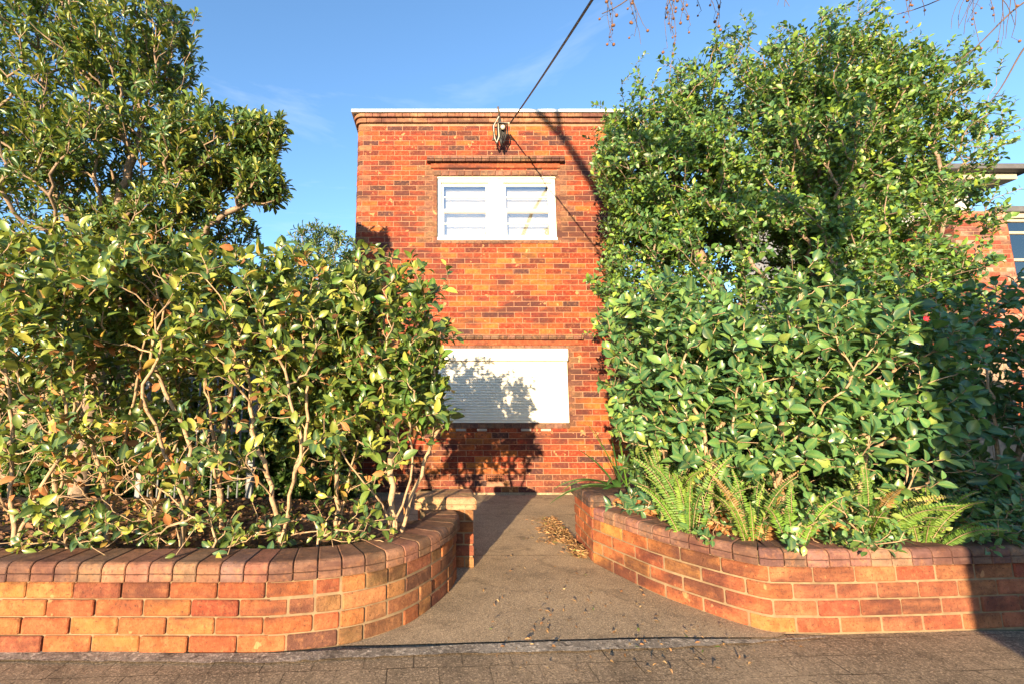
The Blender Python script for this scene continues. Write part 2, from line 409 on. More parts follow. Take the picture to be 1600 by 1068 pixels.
# upper window: a frame with two double-hung sashes
win = None
a, b, z0, z1 = UP
mb = MB(); Y0, Y1 = FY+.055, FY+.15; mid = (a+b)/2
mb.box((a+.003, Y0, z0+.003), (a+.06, Y1, z1-.003), bev=.004); mb.box((b-.06, Y0, z0+.003), (b-.003, Y1, z1-.003), bev=.004)
mb.box((a+.063, Y0-.004, z1-.075), (b-.063, Y1, z1-.003), bev=.004); mb.box((a-.0, Y0-.04, z0-.02), (b, Y1, z0+.05), bev=.006)
mb.box((mid-.11, Y0-.003, z0+.052), (mid+.11, Y1, z1-.077), bev=.004)
mb.box((a-.01, Y0-.03, z1-.025), (b+.01, Y0-.005, z1+.002), bev=.004)
win = mb.build('window', M['white'], house)
for xa, xb in ((a+.062, mid-.112), (mid+.112, b-.062)):
    zm = (z0+z1)/2-.015
    for lo_, hi_, yo in ((z0+.054, zm, .028), (zm-.012, z1-.08, .055)):
        mb = MB(); y = FY+yo+.04; t_ = .045 if yo < .05 else .04
        mb.box((xa+.002, y, lo_), (xa+t_, y+.03, hi_), bev=.004); mb.box((xb-t_, y, lo_), (xb-.002, y+.03, hi_), bev=.004)
        mb.box((xa+t_+.001, y+.001, lo_), (xb-t_-.001, y+.031, lo_+.045), bev=.004); mb.box((xa+t_+.001, y+.001, hi_-.04), (xb-t_-.001, y+.031, hi_-.001), bev=.004)
        zz = (lo_+hi_)/2+.01; mb.box((xa+t_+.001, y+.004, zz-.009), (xb-t_-.001, y+.028, zz+.009), bev=.003)
        if yo < .05: mb.box((xa-.0, y-.03, hi_-.03), (xb, y-.002, hi_+.005), bev=.005)
        mb.build('sash', M['white'], house).parent = win
        mb = MB(); mb.box((xa+t_, y+.013, lo_+.04), (xb-t_, y+.017, hi_-.035)); mb.build('pane', M['glass'], house).parent = win
# curtain and blind cords inside
mb = MB(); n = 150; vs = []
for i in range(n+1):
    x = a+.12+(b-a-.2)*i/n; yy = FY+.20+.0015*math.sin(i*.31+2*math.sin(i*.07))+.001*math.sin(i*1.3)
    vs += [(x, yy, z0-.02), (x, yy, z1-.15)]
mb.add(vs, [(2*i, 2*i+2, 2*i+3, 2*i+1) for i in range(n)], smooth=True); mb.build('curtain', M['curtain'], house, fix=False).parent = win
for zz in (z1-.15,): mb = MB(); mb.box((a+.1, FY+.185, zz), (b-.1, FY+.192, zz+.02)); mb.build('curtain_rail', M['fence'], house).parent = win
mb = MB(); mb.box((a-.3, FY+.17+.11, z0-.1), (b+.3, FY+.29, z1+.1)); mb.build('room_back', M['curtain'], house)

# ground-floor roller shutter
a, b, z0, z1 = LW
sh = thing('roller_shutter', 'closed cream roller shutter over the ground-floor window opening', 'shutter', ((a+b)/2, FY, z0))
sh.parent = house; sh.location = ((a+b)/2-.7, 0, z0)
del sh['category'], sh['label']
class P_: pass
def pbuild(mb, name, mat):               # part under the shutter: vertices relative to the shutter's place
    off = np.array([(a+b)/2, FY, z0]); mb.v = [tuple(np.array(v)-off) for v in mb.v]
    o = mb.build(name, mat); o.parent = sh; return o
mb = MB(); bh = .175
p = Path([(a, FY-.06), (b, FY-.06)], 1)
loft(mb, p, 0, p.L, [(-.10, z1-bh), (.025, z1-bh), (.05, z1-bh+.05), (.05, z1-.02), (.03, z1-.004), (-.10, z1-.004)], 0, (1, 1, 1, 1), .004)
pbuild(mb, 'shutter_box', M['shutter'])
for x in (a+.002, b-.062):
    mb = MB(); mb.box((x, FY-.045, z0+.002), (x+.06, FY+.03, z1-bh-.003), bev=.005); pbuild(mb, 'guide_rail', M['shutter'])
mb = MB(); p = Path([(a+.063, FY-.02), (b-.063, FY-.02)], 1); k = 22; hh = (z1-bh-z0-.03)/k
prof = [(-.02, z0+.004)]
for i in range(k):
    z = z0+.03+i*hh
    if i == 0: prof += [(.004, z0+.004), (.004, z-.003)]
    prof += [(-.007, z), (.004, z+hh*.10), (.010, z+hh*.35), (.011, z+hh*.6), (.007, z+hh*.83), (-.007, z+hh*.95)]
prof += [(-.02, z1-bh)]
loft(mb, p, 0, p.L, prof, 0, (1, 1, 1, 1), .001)
pbuild(mb, 'slat_curtain', M['shutter'])
# cavity vents below the shutter
for px in (720, 753, 822, 853):
    q = V(px, 676, FY); mb = MB()
    mb.box((q[0]-.07, FY-.02, q[2]+.03), (q[0]+.07, FY+.01, q[2]+.062), 0, (1, 1, 1, 1), .004)
    mb.box((q[0]-.065, FY-.006, q[2]-.07), (q[0]+.065, FY+.01, q[2]+.028), 1, (.42, .13, .05, 1), .003)
    mb.tube([(q[0], FY-.0085, q[2]-.02), (q[0], FY-.005, q[2]-.02)], .009, 8, 2)
    mb.build('wall_vent', [M['timber'], M['brick'], M['dark']], house)
# air brick
mb = MB(); x0, x1, za, zb = .625, .855, .175, .265
mb.box((x0, FY+.02, za), (x1, FY+.05, zb), 1)
for i in range(8): xx = x0+i*(x1-x0-.012)/7; mb.box((xx, FY-.006, za), (xx+.012, FY+.02, zb), 0, (.25, .09, .05, 1))
for i in range(4): zz = za+i*(zb-za-.012)/3; mb.box((x0, FY-.009, zz), (x1, FY+.018, zz+.012), 0, (.25, .09, .05, 1))
mb.build('air_brick', [M['cope'], M['dark']], house)

# ------------------------------------------------------------------ overhead cable and bracket
br = thing('cable_bracket', 'rusty service bracket with looped wires under the white roof edge', 'bracket', tuple(V(780, 215, FY)))
c0 = V(779, 205, FY); mb = MB()
mb.tube([c0+(0, 0, -.10), c0+(0, -.06, -.06), c0+(-.02, -.28, .10), c0+(-.05, -.34, .17)], .014, 6)
mb.tube([c0+(-.08, 0, .06), c0+(-.02, -.28, .10)], .012, 6)
mb.box(c0+(-.10, -.012, -.16), c0+(.04, .004, -.12)); mb.box(c0+(-.03, -.02, -.14), c0+(.03, .002, .06))
mb.build('arm', M['iron'], br)
mb = MB(); tipb = V(797, 193, FY-.36)
for i in range(3):
    q = c0+(-.01+.02*i, -.2-.03*i, -.04-.035*i); mb.tube([q+(0, 0, .035), q+(0, 0, .02), q, q-(0, 0, .02), q-(0, 0, .035)], [.015, .03, .036, .03, .015], 10, 0 if i != 2 else 1)
mb.build('insulator', [M['iron'], M['ceram']], br)
mb = MB()
for k in range(9):
    x = random.uniform(-.07, .07); dp = random.uniform(.22, .34); w_ = random.uniform(.03, .06)
    mb.tube([c0+(-.02, -.26, .08), c0+(x-w_, -.22, -.06), c0+(x-w_*.7, -.2, -dp*.8), c0+(x, -.19, -dp), c0+(x+w_*.8, -.2, -dp*.7), c0+(x+w_*.5, -.24, -.02), tipb], random.uniform(.007, .012), 5, 1 if k == 0 else 0)
mb.tube([c0+(.0, -.2, -.25), c0+(.01, -.19, -.30), c0+(.01, -.19, -.36)], [.03, .026, .012], 8)
mb.build('wire_loop', [M['cable'], M['ceram']], br)
mb = MB(); e = V(915, -2, 2.9); far = tipb+(e-tipb)*2.2; pts = []
for i in range(41):
    t = i/40; p = tipb*(1-t)+far*t; pts.append(p+np.array([0, 0, -.25*4*t*(1-t)*.35]))
mb.tube(pts, .011, 6)
tag(mb.build('overhead_cable', M['cable']), 'black service cable running from the bracket up across the sky', 'cable')

# ------------------------------------------------------------------ garden walls with bullnose coping
COPEH = .09
def cope_prof(z, out=.026, inner=-.215, h=COPEH):
    r = h*.34
    return [(inner, z), (out-.004, z), (out, z+.004), (out, z+h*.38), (out-.003, z+h*.405), (out-.012, z+h*.42), (out-.012, z+h*.44), (out, z+h*.46), (out+.001, z+h*.66)] + \
           [(out-r*1.1*(1-math.cos(R(q)))+.001, z+h*.66+r*math.sin(R(q))) for q in (25, 50, 72, 90)] + [(inner, z+h*1.0)]
def coping(path, z, mat_cols, name, parent, step=.118, s0=0, s1=None, inner=-.215):
    mb = MB(); s = s0; s1 = path.L if s1 is None else s1
    while s < s1-.03:
        e = min(s+step, s1); loft(mb, path, s+.0028, e-.0028, [(o, zz) for o, zz in cope_prof(z+random.uniform(-.002, .002), inner=inner)], 0, jit(random.choice(mat_cols), .2), .004); s = e
    ribbon(mb, path, z, z+COPEH*.8, .004, 1, s0, s1)
    ss = [s0]+path.inner(s0, s1)+[s1]; vs = []
    for q in ss:
        a_ = path.at(q, -.03); b_ = path.at(q, inner-.004); vs += [(a_[0], a_[1], z+COPEH*.93), (b_[0], b_[1], z+COPEH*.93), (b_[0], b_[1], z-.3)]
    mb.add(vs, [(3*i+j, 3*i+3+j, 3*i+4+j, 3*i+1+j) for i in range(len(ss)-1) for j in (0, 1)], 1)
    return mb.build(name, [M['cope'], M['wmortar']], parent)
CP = [(.22, .125, .085), (.26, .15, .10), (.30, .15, .095), (.18, .11, .085), (.24, .12, .085)]
def smooth_line(pts, k=8):
    P = [np.array(p[:2]) for p in pts]; P = [2*P[0]-P[1]]+P+[2*P[-1]-P[-2]]; o = []
    for i in range(1, len(P)-2):
        for j in range(k):
            t = j/k; a, b, c, d = P[i-1:i+3]
            o.append(.5*((2*b)+(-a+c)*t+(2*a-5*b+4*c-d)*t*t+(-a+3*b-3*c+d)*t**3))
    o.append(P[-2]); return o
WP = .0835; WH = .338
LWALL = [G(x, y) for x, y in ((300, 1021), (400, 1021), (450, 1018), (520, 1010), (569, 1000), (617, 984), (650, 967), (682, 944), (702, 924), (713, 905))]
lpts = [(-7, LWALL[0][1]+.02), (-4, LWALL[0][1]+.01)]+smooth_line(LWALL, 4)
last = LWALL[-1]; lpts += [(last[0]+.0, last[1]+.13), (last[0]-.06, last[1]+.3)]
lp = Path(lpts, 1)
OR = [(.38, .12, .05), (.36, .10, .042), (.42, .15, .055), (.34, .085, .04), (.28, .09, .05), (.40, .13, .05)]
YE = [(.40, .17, .06), (.38, .12, .05), (.32, .16, .07), (.28, .11, .06), (.42, .20, .08)]
scL = lp.s[np.argmin(np.abs(lp.p[:, 0]-LWALL[2][0]))]
def lcol(r, s, z, L):
    g = noise.noise(Vector((s*.9, z*2, 9)))
    c = random.choice(OR if s < scL else YE)
    if s < scL-1.2 and random.random() < .5: c = (.44, .18, .06)
    if s > scL and random.random() < .25: c = (.20, .10, .05)
    if random.random() < .06: c = (.14, .06, .045)
    return jit(c, .15)
lw = thing('garden_wall', 'low curved orange brick planter wall left of the path with bullnose coping', 'garden wall', (lp.p[3][0], lp.p[3][1], 0))
mb = MB(); lay(mb, lp, .003, 4, WP, .24, lcol, joint=.008, depth=.09, head=lambda s: .132 if s > scL-.05 else None, e=.006, rough=.005)
ribbon(mb, lp, -.02, WH, -.013, 1, 0, scL-.1); ribbon(mb, lp, -.02, WH, -.006, 1, scL-.1); mb.build('brickwork', [M['wbrick'], M['wmortar']], lw)
coping(lp, WH, CP, 'coping', lw)

RW = [(927, 879), (1000, 916), (1040, 934), (1094, 954), (1150, 973), (1195, 986)]
rpts = smooth_line([G(*q) for q in RW], 4)
cR = G(1212, 989); rpts += [(cR[0], cR[1]-.0)]+[tuple(G(x, y)[:2]) for x, y in ((1300, 990), (1450, 986), (1600, 980))]
dirv = np.array(rpts[-1])-np.array(rpts[-2]); dirv /= np.linalg.norm(dirv); rpts.append(np.array(rpts[-1])+dirv*3.5)
rp = Path(rpts, 1)
scR = rp.s[len(smooth_line([G(*q) for q in RW], 4))]
def rcol(r, s, z, L):
    c = random.choice([(.46, .18, .065), (.43, .15, .06), (.47, .21, .07), (.42, .13, .055)] if s < scR else [(.40, .13, .07), (.42, .15, .075), (.36, .10, .055), (.43, .16, .08)])
    return jit(c, .12)
rw = thing('garden_wall', 'low salmon and orange brick planter wall right of the path, bending outward along the pavement', 'garden wall', (rpts[0][0], rpts[0][1], 0))
mb = MB(); lay(mb, rp, .003, 4, WP*1.02, .235, rcol, joint=.008, depth=.09, e=.006, rough=.004)
ribbon(mb, rp, -.02, WH+.006, -.006); mb.build('brickwork', [M['wbrick'], M['wmortar']], rw)
coping(rp, WH+.006, [(.24, .13, .10), (.28, .16, .12), (.20, .11, .095), (.30, .15, .10)], 'coping', rw, s0=.06)

def pier(name, label, pts, z, cols, ccols, fill):
    t = thing(name, label, 'pier', (pts[1][0], pts[1][1], 0)); p = Path(pts, 1)
    mb = MB(); rows = int(z/WP); pit = z/rows
    lay(mb, p, .003, rows, pit, .24, lambda r, s, zz, L: jit(random.choice(cols), .15), joint=.010, depth=.06, e=.006)
    ribbon(mb, p, -.02, z, -.006); mb.build('brickwork', [M['wbrick'], M['wmortar']], t)
    mb = MB(); s = 0
    cuts = [0]+[q for q in p.s[1:-1]]+[p.L]
    for a_, b_ in zip(cuts[:-1], cuts[1:]):
        k = max(1, round((b_-a_)/.2))
        for i in range(k): loft(mb, p, a_+(b_-a_)*i/k+.003, a_+(b_-a_)*(i+1)/k-.003, cope_prof(z, .024, -.10), 0, jit(random.choice(ccols), .2), .005)
    ribbon(mb, p, z, z+COPEH*.82, .010, 1)
    c = [(q[0], q[1]) for q in pts]; n = len(c)
    mb.add([(x, y, z+COPEH*.955) for x, y in c], [tuple(range(n))], 0, (*ccols[0], 1))
    mb.build('coping', [M['cope'], M['wmortar']], t)
    return t
f1 = G(740, 887); Lx = f1[0]; Ly = f1[1]
pier('gate_pier', 'yellowish brick pier at the inner end of the left planter wall', [(Lx-.42, Ly+.36), (Lx-.42, Ly), (Lx, Ly), (Lx, Ly+.36), (Lx-.42, Ly+.361)], .425, YE, [(.44, .28, .16), (.38, .24, .14)], 0)
f2 = G(927, 879); f3 = G(900, 846)
pier('gate_pier', 'brick pier with dark glazed coping at the inner end of the right planter wall', [(f3[0]+.42, f3[1]+.02), (f3[0], f3[1]), (f2[0], f2[1]-.012), (f2[0]+.42, f2[1]-.02), (f3[0]+.43, f3[1]+.02)], .42, [(.44, .14, .06), (.36, .11, .06)], [(.085, .06, .06), (.11, .075, .07)], 0)

# planting beds
def bed(name, pts, z): return sheet(name, pts, z, M['earth'])
lb = [tuple(lp.at(q, -.19)) for q in np.linspace(0, lp.L-.05, 60)]
bed('planting_bed', lb+[(-.45, 3.45), (-.45, 4.25), (-2.7, 4.4), (-7, 4.4)], .36)
rb = [tuple(rp.at(q, -.19)) for q in np.linspace(.05, rp.L, 60)]
bed('planting_bed', rb+[(rb[-1][0], 6.3), (2.3, 6.3), (f3[0]+.35, 3.95)], .41)
bpy.data.objects['planting_bed'].name = 'planting_bed'

# ------------------------------------------------------------------ plants
def leaf_template(n=4, arch=.22, fold=.10, wpow=1.):
    ys = np.linspace(0, 1, n+2); T = []; mid = []
    for i, y in enumerate(ys): T.append((0, y, -arch*y*y+.03*math.sin(y*3))); mid.append(1)
    for sg in (-1, 1):
        for y in ys[1:-1]:
            w = .5*math.sin(math.pi*y**(.85*wpow))**.8; T.append((sg*w, y+.02, -arch*y*y+fold*w*2)); mid.append(0)
    Fs = []; k = n+2
    for sg, o in ((0, k), (1, k+n)):
        for i in range(k-1):
            if i == 0: f = (0, o, 1)
            elif i == k-2: f = (i, o+i-1, i+1)
            else: f = (i, o+i-1, o+i, i+1)
            Fs.append(f if sg == 0 else f[::-1])
    return np.array(T), np.array(mid), Fs
def norm(a): return a/(np.linalg.norm(a, axis=-1, keepdims=True)+1e-9)
def leaves(name, tpl, pos, dr, nr, ln, wd, col, mat, parent, off=None):
    T, mid, Fs = tpl; n = len(pos); m = len(T)
    d = norm(dr); x = norm(np.cross(d, nr)); z = np.cross(x, d)
    Vv = pos[:, None, :]+(x*wd[:, None])[:, None, :]*T[None, :, 0:1]+(d*ln[:, None])[:, None, :]*T[None, :, 1:2]+(z*ln[:, None])[:, None, :]*T[None, :, 2:3]
    if parent is not None: Vv = Vv-np.array(parent.location)
    me = bpy.data.meshes.new(name); me.vertices.add(n*m); me.vertices.foreach_set('co', Vv.astype(np.float32).ravel())
    li = np.concatenate([np.array(f) for f in Fs]); lens = np.array([len(f) for f in Fs]); L = len(li)
    allv = (li[None, :]+np.arange(n)[:, None]*m).ravel(); me.loops.add(len(allv)); me.loops.foreach_set('vertex_index', allv.astype(np.int32))
    st = np.concatenate([[0], np.cumsum(lens)[:-1]]); starts = (st[None, :]+np.arange(n)[:, None]*L).ravel()
    me.polygons.add(n*len(Fs)); me.polygons.foreach_set('loop_start', starts.astype(np.int32)); me.polygons.foreach_set('use_smooth', np.ones(n*len(Fs), bool))
    me.update(calc_edges=True)
    C = np.concatenate([np.repeat(col[:, None, :], m, 1), np.broadcast_to(mid[None, :, None], (n, m, 1))], 2)
    ca = me.color_attributes.new('Col', 'FLOAT_COLOR', 'POINT'); ca.data.foreach_set('color', C.astype(np.float32).ravel())
    me.materials.append(mat); o = bpy.data.objects.new(name, me); COL.objects.link(o)
    if parent is not None: o.parent = parent
    return o
def pick(pal, n, rng, v=.22):
    w = np.array([p[3] for p in pal], float); c = np.array([p[:3] for p in pal])[rng.choice(len(pal), n, p=w/w.sum())]
    return c*(1+rng.uniform(-v, v, (n, 1)))
def sample(ells, n, rng, shell=2.5, lump=.22, gap=None, zmin=.4, fr=2.2):
    out = []; ws = np.array([e[2] for e in ells], float); ws /= ws.sum()
    while len(out) < n:
        c, r, _ = ells[rng.choice(len(ells), p=ws)]
        d = norm(rng.normal(size=3)); u = rng.random()**(1/(3+shell))
        k = 1+lump*2*noise.noise(Vector(d*fr)+Vector(c))+rng.normal()*.03
        p = np.array(c)+d*np.array(r)*u*k
        if p[2] < zmin: continue
        if gap and noise.noise(Vector(p*gap[0])) < gap[1]: continue
        out.append(p)
    return np.array(out)
def grow(stems, targets, rng, step=.08, bias=.3, tan=.4, jitter=.012, down=.6):
    cap = sum(len(s) for s in stems)+len(targets)*60; P = np.zeros((cap, 3)); D = np.zeros((cap, 3)); L = np.zeros(cap); par = np.full(cap, -1); n = 0; mins = np.zeros(cap)
    for s in stems:
        s = np.array(s, float); prev = -1
        if s.shape[0] > 1:                      # refine the drawn stem
            q = []
            for a, b in zip(s[:-1], s[1:]):
                k = max(1, int(np.linalg.norm(b-a)/step))
                q += [a+(b-a)*i/k for i in range(k)]
            q.append(s[-1]); s = np.array(q)
            if len(s) > 5:
                for _ in range(2): s[1:-1] = (s[:-2]+s[2:]+2*s[1:-1])/4
        for i, p in enumerate(s):
            if i == 0 and n:
                j = int(np.argmin(np.linalg.norm(P[:n]-p, axis=1)))
                if np.linalg.norm(P[j]-p) < .15: prev = j; continue
            P[n] = p+rng.normal(size=3)*jitter*.6; par[n] = prev; 
            if prev >= 0: v = P[n]-P[prev]; L[n] = L[prev]+np.linalg.norm(v); D[n] = v/(np.linalg.norm(v)+1e-9)
            else: D[n] = (0, 0, 1)
            if i < 3: mins[n] = .35
            prev = n; n += 1
    tips = []; b0 = P[0]
    order = np.argsort(np.linalg.norm(targets-b0, axis=1)+rng.normal(size=len(targets))*.12)
    for t in targets[order]:
        v = t-P[:n]; d = np.linalg.norm(v, axis=1)
        al = (v*D[:n]).sum(1)/(d+1e-6)
        cost = d*(1.25-.35*al)+bias*L[:n]+down*np.maximum(0, P[:n, 2]-t[2])+mins[:n]
        j = int(np.argmin(cost)); dd = d[j]; k = max(2, min(55, int(dd/step)+1))
        c = P[j]+D[j]*dd*tan+rng.normal(size=3)*dd*.06; prev = j; p0 = P[j].copy()
        for i in range(1, k+1):
            u = i/k; q = (1-u)**2*p0+2*u*(1-u)*c+u*u*t+(rng.normal(size=3)*jitter if i < k else 0)
            P[n] = q; par[n] = prev; vv = q-P[prev]; ln = np.linalg.norm(vv); L[n] = L[prev]+ln; D[n] = vv/(ln+1e-9); prev = n; n += 1
        tips.append(prev)
    return P[:n], D[:n], L[:n], par[:n], np.array(tips)
def wood(name, mat, parent, P, par, rt=.0022, ex=.42, rmax=.2, sides=5, rmin=0, skip=0):
    n = len(P); w = np.zeros(n); ch = [[] for _ in range(n)]
    for i in range(n-1, -1, -1):
        if w[i] == 0: w[i] = 1
        if par[i] >= 0: w[par[i]] += w[i]; ch[par[i]].append(i)
    # a small growth along the way, so that long bare stems taper
    r = np.minimum(rt*w**ex, rmax); mb = MB()
    starts = [i for i in range(n) if par[i] < 0]; stack = list(starts)
    while stack:
        i = stack.pop(); chain = ([par[i]] if par[i] >= 0 else [])+[i]; rr = ([min(r[i]*1.1, r[par[i]])] if par[i] >= 0 else [])+[r[i]]
        j = i
        while ch[j]:
            m = max(ch[j], key=lambda q: w[q]); stack += [q for q in ch[j] if q != m]; j = m; chain.append(j); rr.append(r[j])
        if len(chain) < 2 or max(rr) < rmin: continue
        mb.tube(P[chain], rr, 8 if max(rr) > .02 else (sides if max(rr) > .006 else 4), cap=False)
    return mb.build(name, mat, parent, fix=False)
SUN_AZ, SUN_EL = R(20), R(8.5)
TOSUN = np.array([-math.sin(SUN_AZ)*math.cos(SUN_EL), -math.cos(SUN_AZ)*math.cos(SUN_EL), math.sin(SUN_EL)])
def dress(P, D, L, par, tips, rng, per=7, spread=.12, ln=(.075, .105), wr=.5, up=.5, open_=.9, face=.35, keep=None, back=3):
    pos = []; dr = []; nr = []
    for t in tips:
        if keep is not None and not keep(P[t], rng): continue
        a = D[t]; k = int(rng.integers(max(2, per-3), per+3)); ph = rng.random()*6.28
        e1 = norm(np.cross(a, [.3, .2, 1.])); e2 = np.cross(a, e1); base = P[t]; pp = P[par[t]] if par[t] >= 0 else P[t]
        for i in range(k):
            f = i/max(1, k-1); ang = ph+i*2.4; q = base-a*spread*f
            rad = math.cos(ang)*e1+math.sin(ang)*e2
            d = a*(1.1-f*.8)+rad*open_+np.array([0, 0, up*.3])+rng.normal(size=3)*.25
            nn = np.array([0, 0, 1.])*up+TOSUN*face+a*.7-rad*.15+rng.normal(size=3)*.3
            pos.append(q+rad*.004); dr.append(d); nr.append(nn)
    pos = np.array(pos); n = len(pos); l = rng.uniform(ln[0], ln[1], n)*rng.uniform(.55, 1.1, n)
    return pos, np.array(dr), np.array(nr), l, l*wr*rng.uniform(.85, 1.15, n)
T_BIG = leaf_template(4, .2, .14); T_SM = leaf_template(2, .2, .12); T_LONG = leaf_template(3, .12, .16, 1.5)
GREEN = [(.065, .12, .03, 4), (.035, .08, .03, 4.5), (.11, .17, .035, 4), (.21, .25, .045, 2.8), (.34, .34, .07, 1.8), (.40, .24, .06, .5), (.05, .12, .06, 2)]
TEAL = [(.05, .14, .06, 5), (.03, .09, .045, 3), (.08, .19, .065, 4), (.13, .23, .06, 2.4), (.23, .30, .07, 1.0)]
LIME = [(.07, .16, .03, 3.5), (.13, .24, .035, 4), (.22, .33, .04, 2.6), (.035, .095, .028, 4), (.30, .36, .06, .8)]
DARK = [(.025, .065, .02, 5), (.04, .10, .025, 4), (.07, .14, .03, 2)]
OLIVE = [(.055, .12, .035, 4), (.10, .17, .04, 4), (.03, .08, .035, 3), (.20, .24, .045, 3), (.32, .29, .06, 1.6), (.06, .14, .07, 2.5)]

def shrub(name, label, cat, base, stems, ells, ntar, seed, pal, group=None, mat='leaf', bark='bark', tpl=None, gap=None, shell=1.2, lump=.2, per=7, ln=(.075, .105), wr=.52,
          rt=.0022, ex=.42, rmax=.03, bare=0, step=.07, keep=None, spread=.11, zmin=.42, dead=0, flowers=0, jitter=.012, bias=.3, up=.45, extra=None, face=.6, fr=2.2, rmin=0, open_=.9, crown='crown'):
    rng = np.random.default_rng(seed); random.seed(seed)
    root = thing(name, label, cat, tuple(base), group)
    T = sample(ells, ntar, rng, shell, lump, gap, zmin, fr)
    if extra is not None: T = np.concatenate([T, np.array(extra)])
    P, D, L, par, tips = grow(stems, T, rng, step, bias, jitter=jitter)
    wood('trunk', M[bark], root, P, par, rt, ex, rmax, rmin=rmin)
    kp = keep
    a = dress(P, D, L, par, tips, rng, per, spread, ln, wr, up=up, keep=kp, face=face, open_=open_)
    col = pick(pal, len(a[0]), rng)
    leaves(crown, tpl or T_BIG, *a, col, M[mat], root)
    if dead:
        idx = rng.choice(len(P), dead); d = rng.normal(size=(dead, 3)); d[:, 2] -= .8
        l = rng.uniform(.05, .09, dead); leaves('dead_leaves', T_SM, P[idx], d, rng.normal(size=(dead, 3)), l, l*.55, pick([(.35, .13, .05, 3), (.45, .2, .08, 2), (.2, .08, .04, 2)], dead, rng), M['dead'], root)
    if flowers:
        for k in range(flowers):
            mb = MB(); c = P[tips[rng.integers(len(tips))]]+TOSUN*.05
            for i in range(7):
                an = i*.9; mb.add([c, c+np.array([math.cos(an), -.2, math.sin(an)])*.014, c+np.array([math.cos(an+.5), -.5, math.sin(an+.5)])*.022, c+np.array([math.cos(an+1), -.2, math.sin(an+1)])*.014], [(0, 1, 2, 3)], smooth=True)
            mb.build('flower', M['petal'], root)
    return root

def pt(px, py, Y): return V(px, py, Y)
def bush_keep(zlo, zhi, pmin=.25):
    def k(p, rng):
        t = min(1, max(0, (p[2]-zlo)/(zhi-zlo))); return rng.random() < pmin+(1-pmin)*t
    return k
GL = 'camellia shrubs in the left planter'; GR = 'camellia shrubs in the right planter'
ZB = .36
def cams(px, Y): b = V(px, 800, Y); b[2] = ZB; return b
# left planter: six camellias with drawn stems (picture position, distance)
def st(*q): return [pt(*p) for p in q]
def shrub_left(label, base, stems, ells, n, seed, **kw):
    kw.setdefault('keep', bush_keep(.85, 1.7, .2)); kw.setdefault('dead', 110); n = int(n*1.2)
    return shrub('camellia_shrub', label, 'shrub', base, [[base]+s for s in stems], ells, n, seed, kw.pop('pal', GREEN), GL, gap=(1.8, -.32), **kw)
def E(px, py, Y, rx, ry, rz, w=1): return (V(px, py, Y), (rx, ry, rz), w)
shrub_left('leafy camellia with thick pale trunk at the far left end of the left planter', cams(30, 2.75), [st((60, 760, 2.7), (110, 690, 2.75), (95, 600, 2.8)), st((20, 700, 2.8), (10, 560, 2.8))],
           [E(20, 520, 2.8, .62, .45, .62, 3), E(60, 720, 2.65, .5, .3, .35, 1)], 190, 11)
shrub_left('camellia with slender upright stems second from the left end of the planter', cams(175, 2.95), [st((160, 740, 2.9), (118, 620, 2.9), (95, 520, 2.9)), st((190, 700, 3.0), (220, 560, 3.0), (245, 470, 3.0))],
           [E(150, 500, 2.95, .5, .45, .55, 3), E(165, 700, 2.8, .4, .3, .35, 1)], 190, 12)
shrub_left('camellia with a bare forked trunk in front of the white iron fence', cams(290, 2.75), [st((285, 760, 2.75), (250, 690, 2.75), (225, 640, 2.7), (222, 600, 2.7)), st((300, 700, 2.9), (270, 630, 2.9), (245, 580, 2.9), (235, 540, 2.9), (262, 480, 2.9), (215, 410, 2.9)), st((275, 800, 2.7), (240, 830, 2.6), (190, 850, 2.55))],
           [E(250, 470, 2.9, .55, .45, .45, 4), E(240, 720, 2.75, .5, .25, .35, 1)], 200, 13)
shrub_left('many-stemmed camellia on a stout pale double trunk in the middle of the left planter', cams(445, 2.85), [st((420, 740, 2.85), (396, 690, 2.85), (390, 600, 2.85), (375, 520, 2.85), (330, 440, 2.85)), st((455, 750, 2.85), (478, 690, 2.9), (480, 600, 2.95), (470, 480, 2.95), (440, 400, 2.95)), st((450, 770, 2.8), (475, 700, 2.7), (440, 560, 2.7), (400, 490, 2.7))],
           [E(420, 500, 2.9, .62, .45, .5, 4), E(430, 690, 2.75, .5, .3, .3, 1)], 240, 14, rmax=.036)
shrub_left('tall camellia with a bent pale branch and dense yellow-green top leaning toward the path', cams(618, 2.95), [st((625, 790, 2.9), (648, 730, 2.85), (640, 680, 2.85)), st((610, 760, 3.0), (615, 640, 3.05), (600, 500, 3.1), (570, 430, 3.1)), st((650, 760, 3.0), (690, 650, 3.0), (672, 560, 3.0), (660, 480, 3.0)), st((600, 790, 2.9), (560, 740, 2.85), (530, 700, 2.8))],
           [E(590, 500, 3.05, .48, .4, .46, 3), E(600, 640, 3.0, .44, .35, .42, 2.2), E(655, 600, 3.0, .18, .25, .5, .9)], 360, 15, pal=GREEN[:5]+LIME[:1], keep=bush_keep(.55, 1.2, .3))
shrub_left('camellia with red-brown twigs between the double trunk and the fence', cams(345, 3.3), [st((345, 690, 3.3), (365, 600, 3.3), (350, 500, 3.3)), st((330, 650, 3.35), (310, 520, 3.4))],
           [E(340, 490, 3.3, .7, .4, .5, 3), E(520, 470, 3.35, .5, .35, .45, 2)], 220, 16, dead=160)
shrub_left('dark camellia pushed behind the others at the left edge', cams(90, 3.4), [st((80, 650, 3.4), (60, 520, 3.4)), st((110, 650, 3.4), (150, 520, 3.4))],
           [E(60, 480, 3.4, .9, .4, .6, 3), E(100, 640, 3.45, .9, .3, .4, 1)], 260, 17, dead=150)
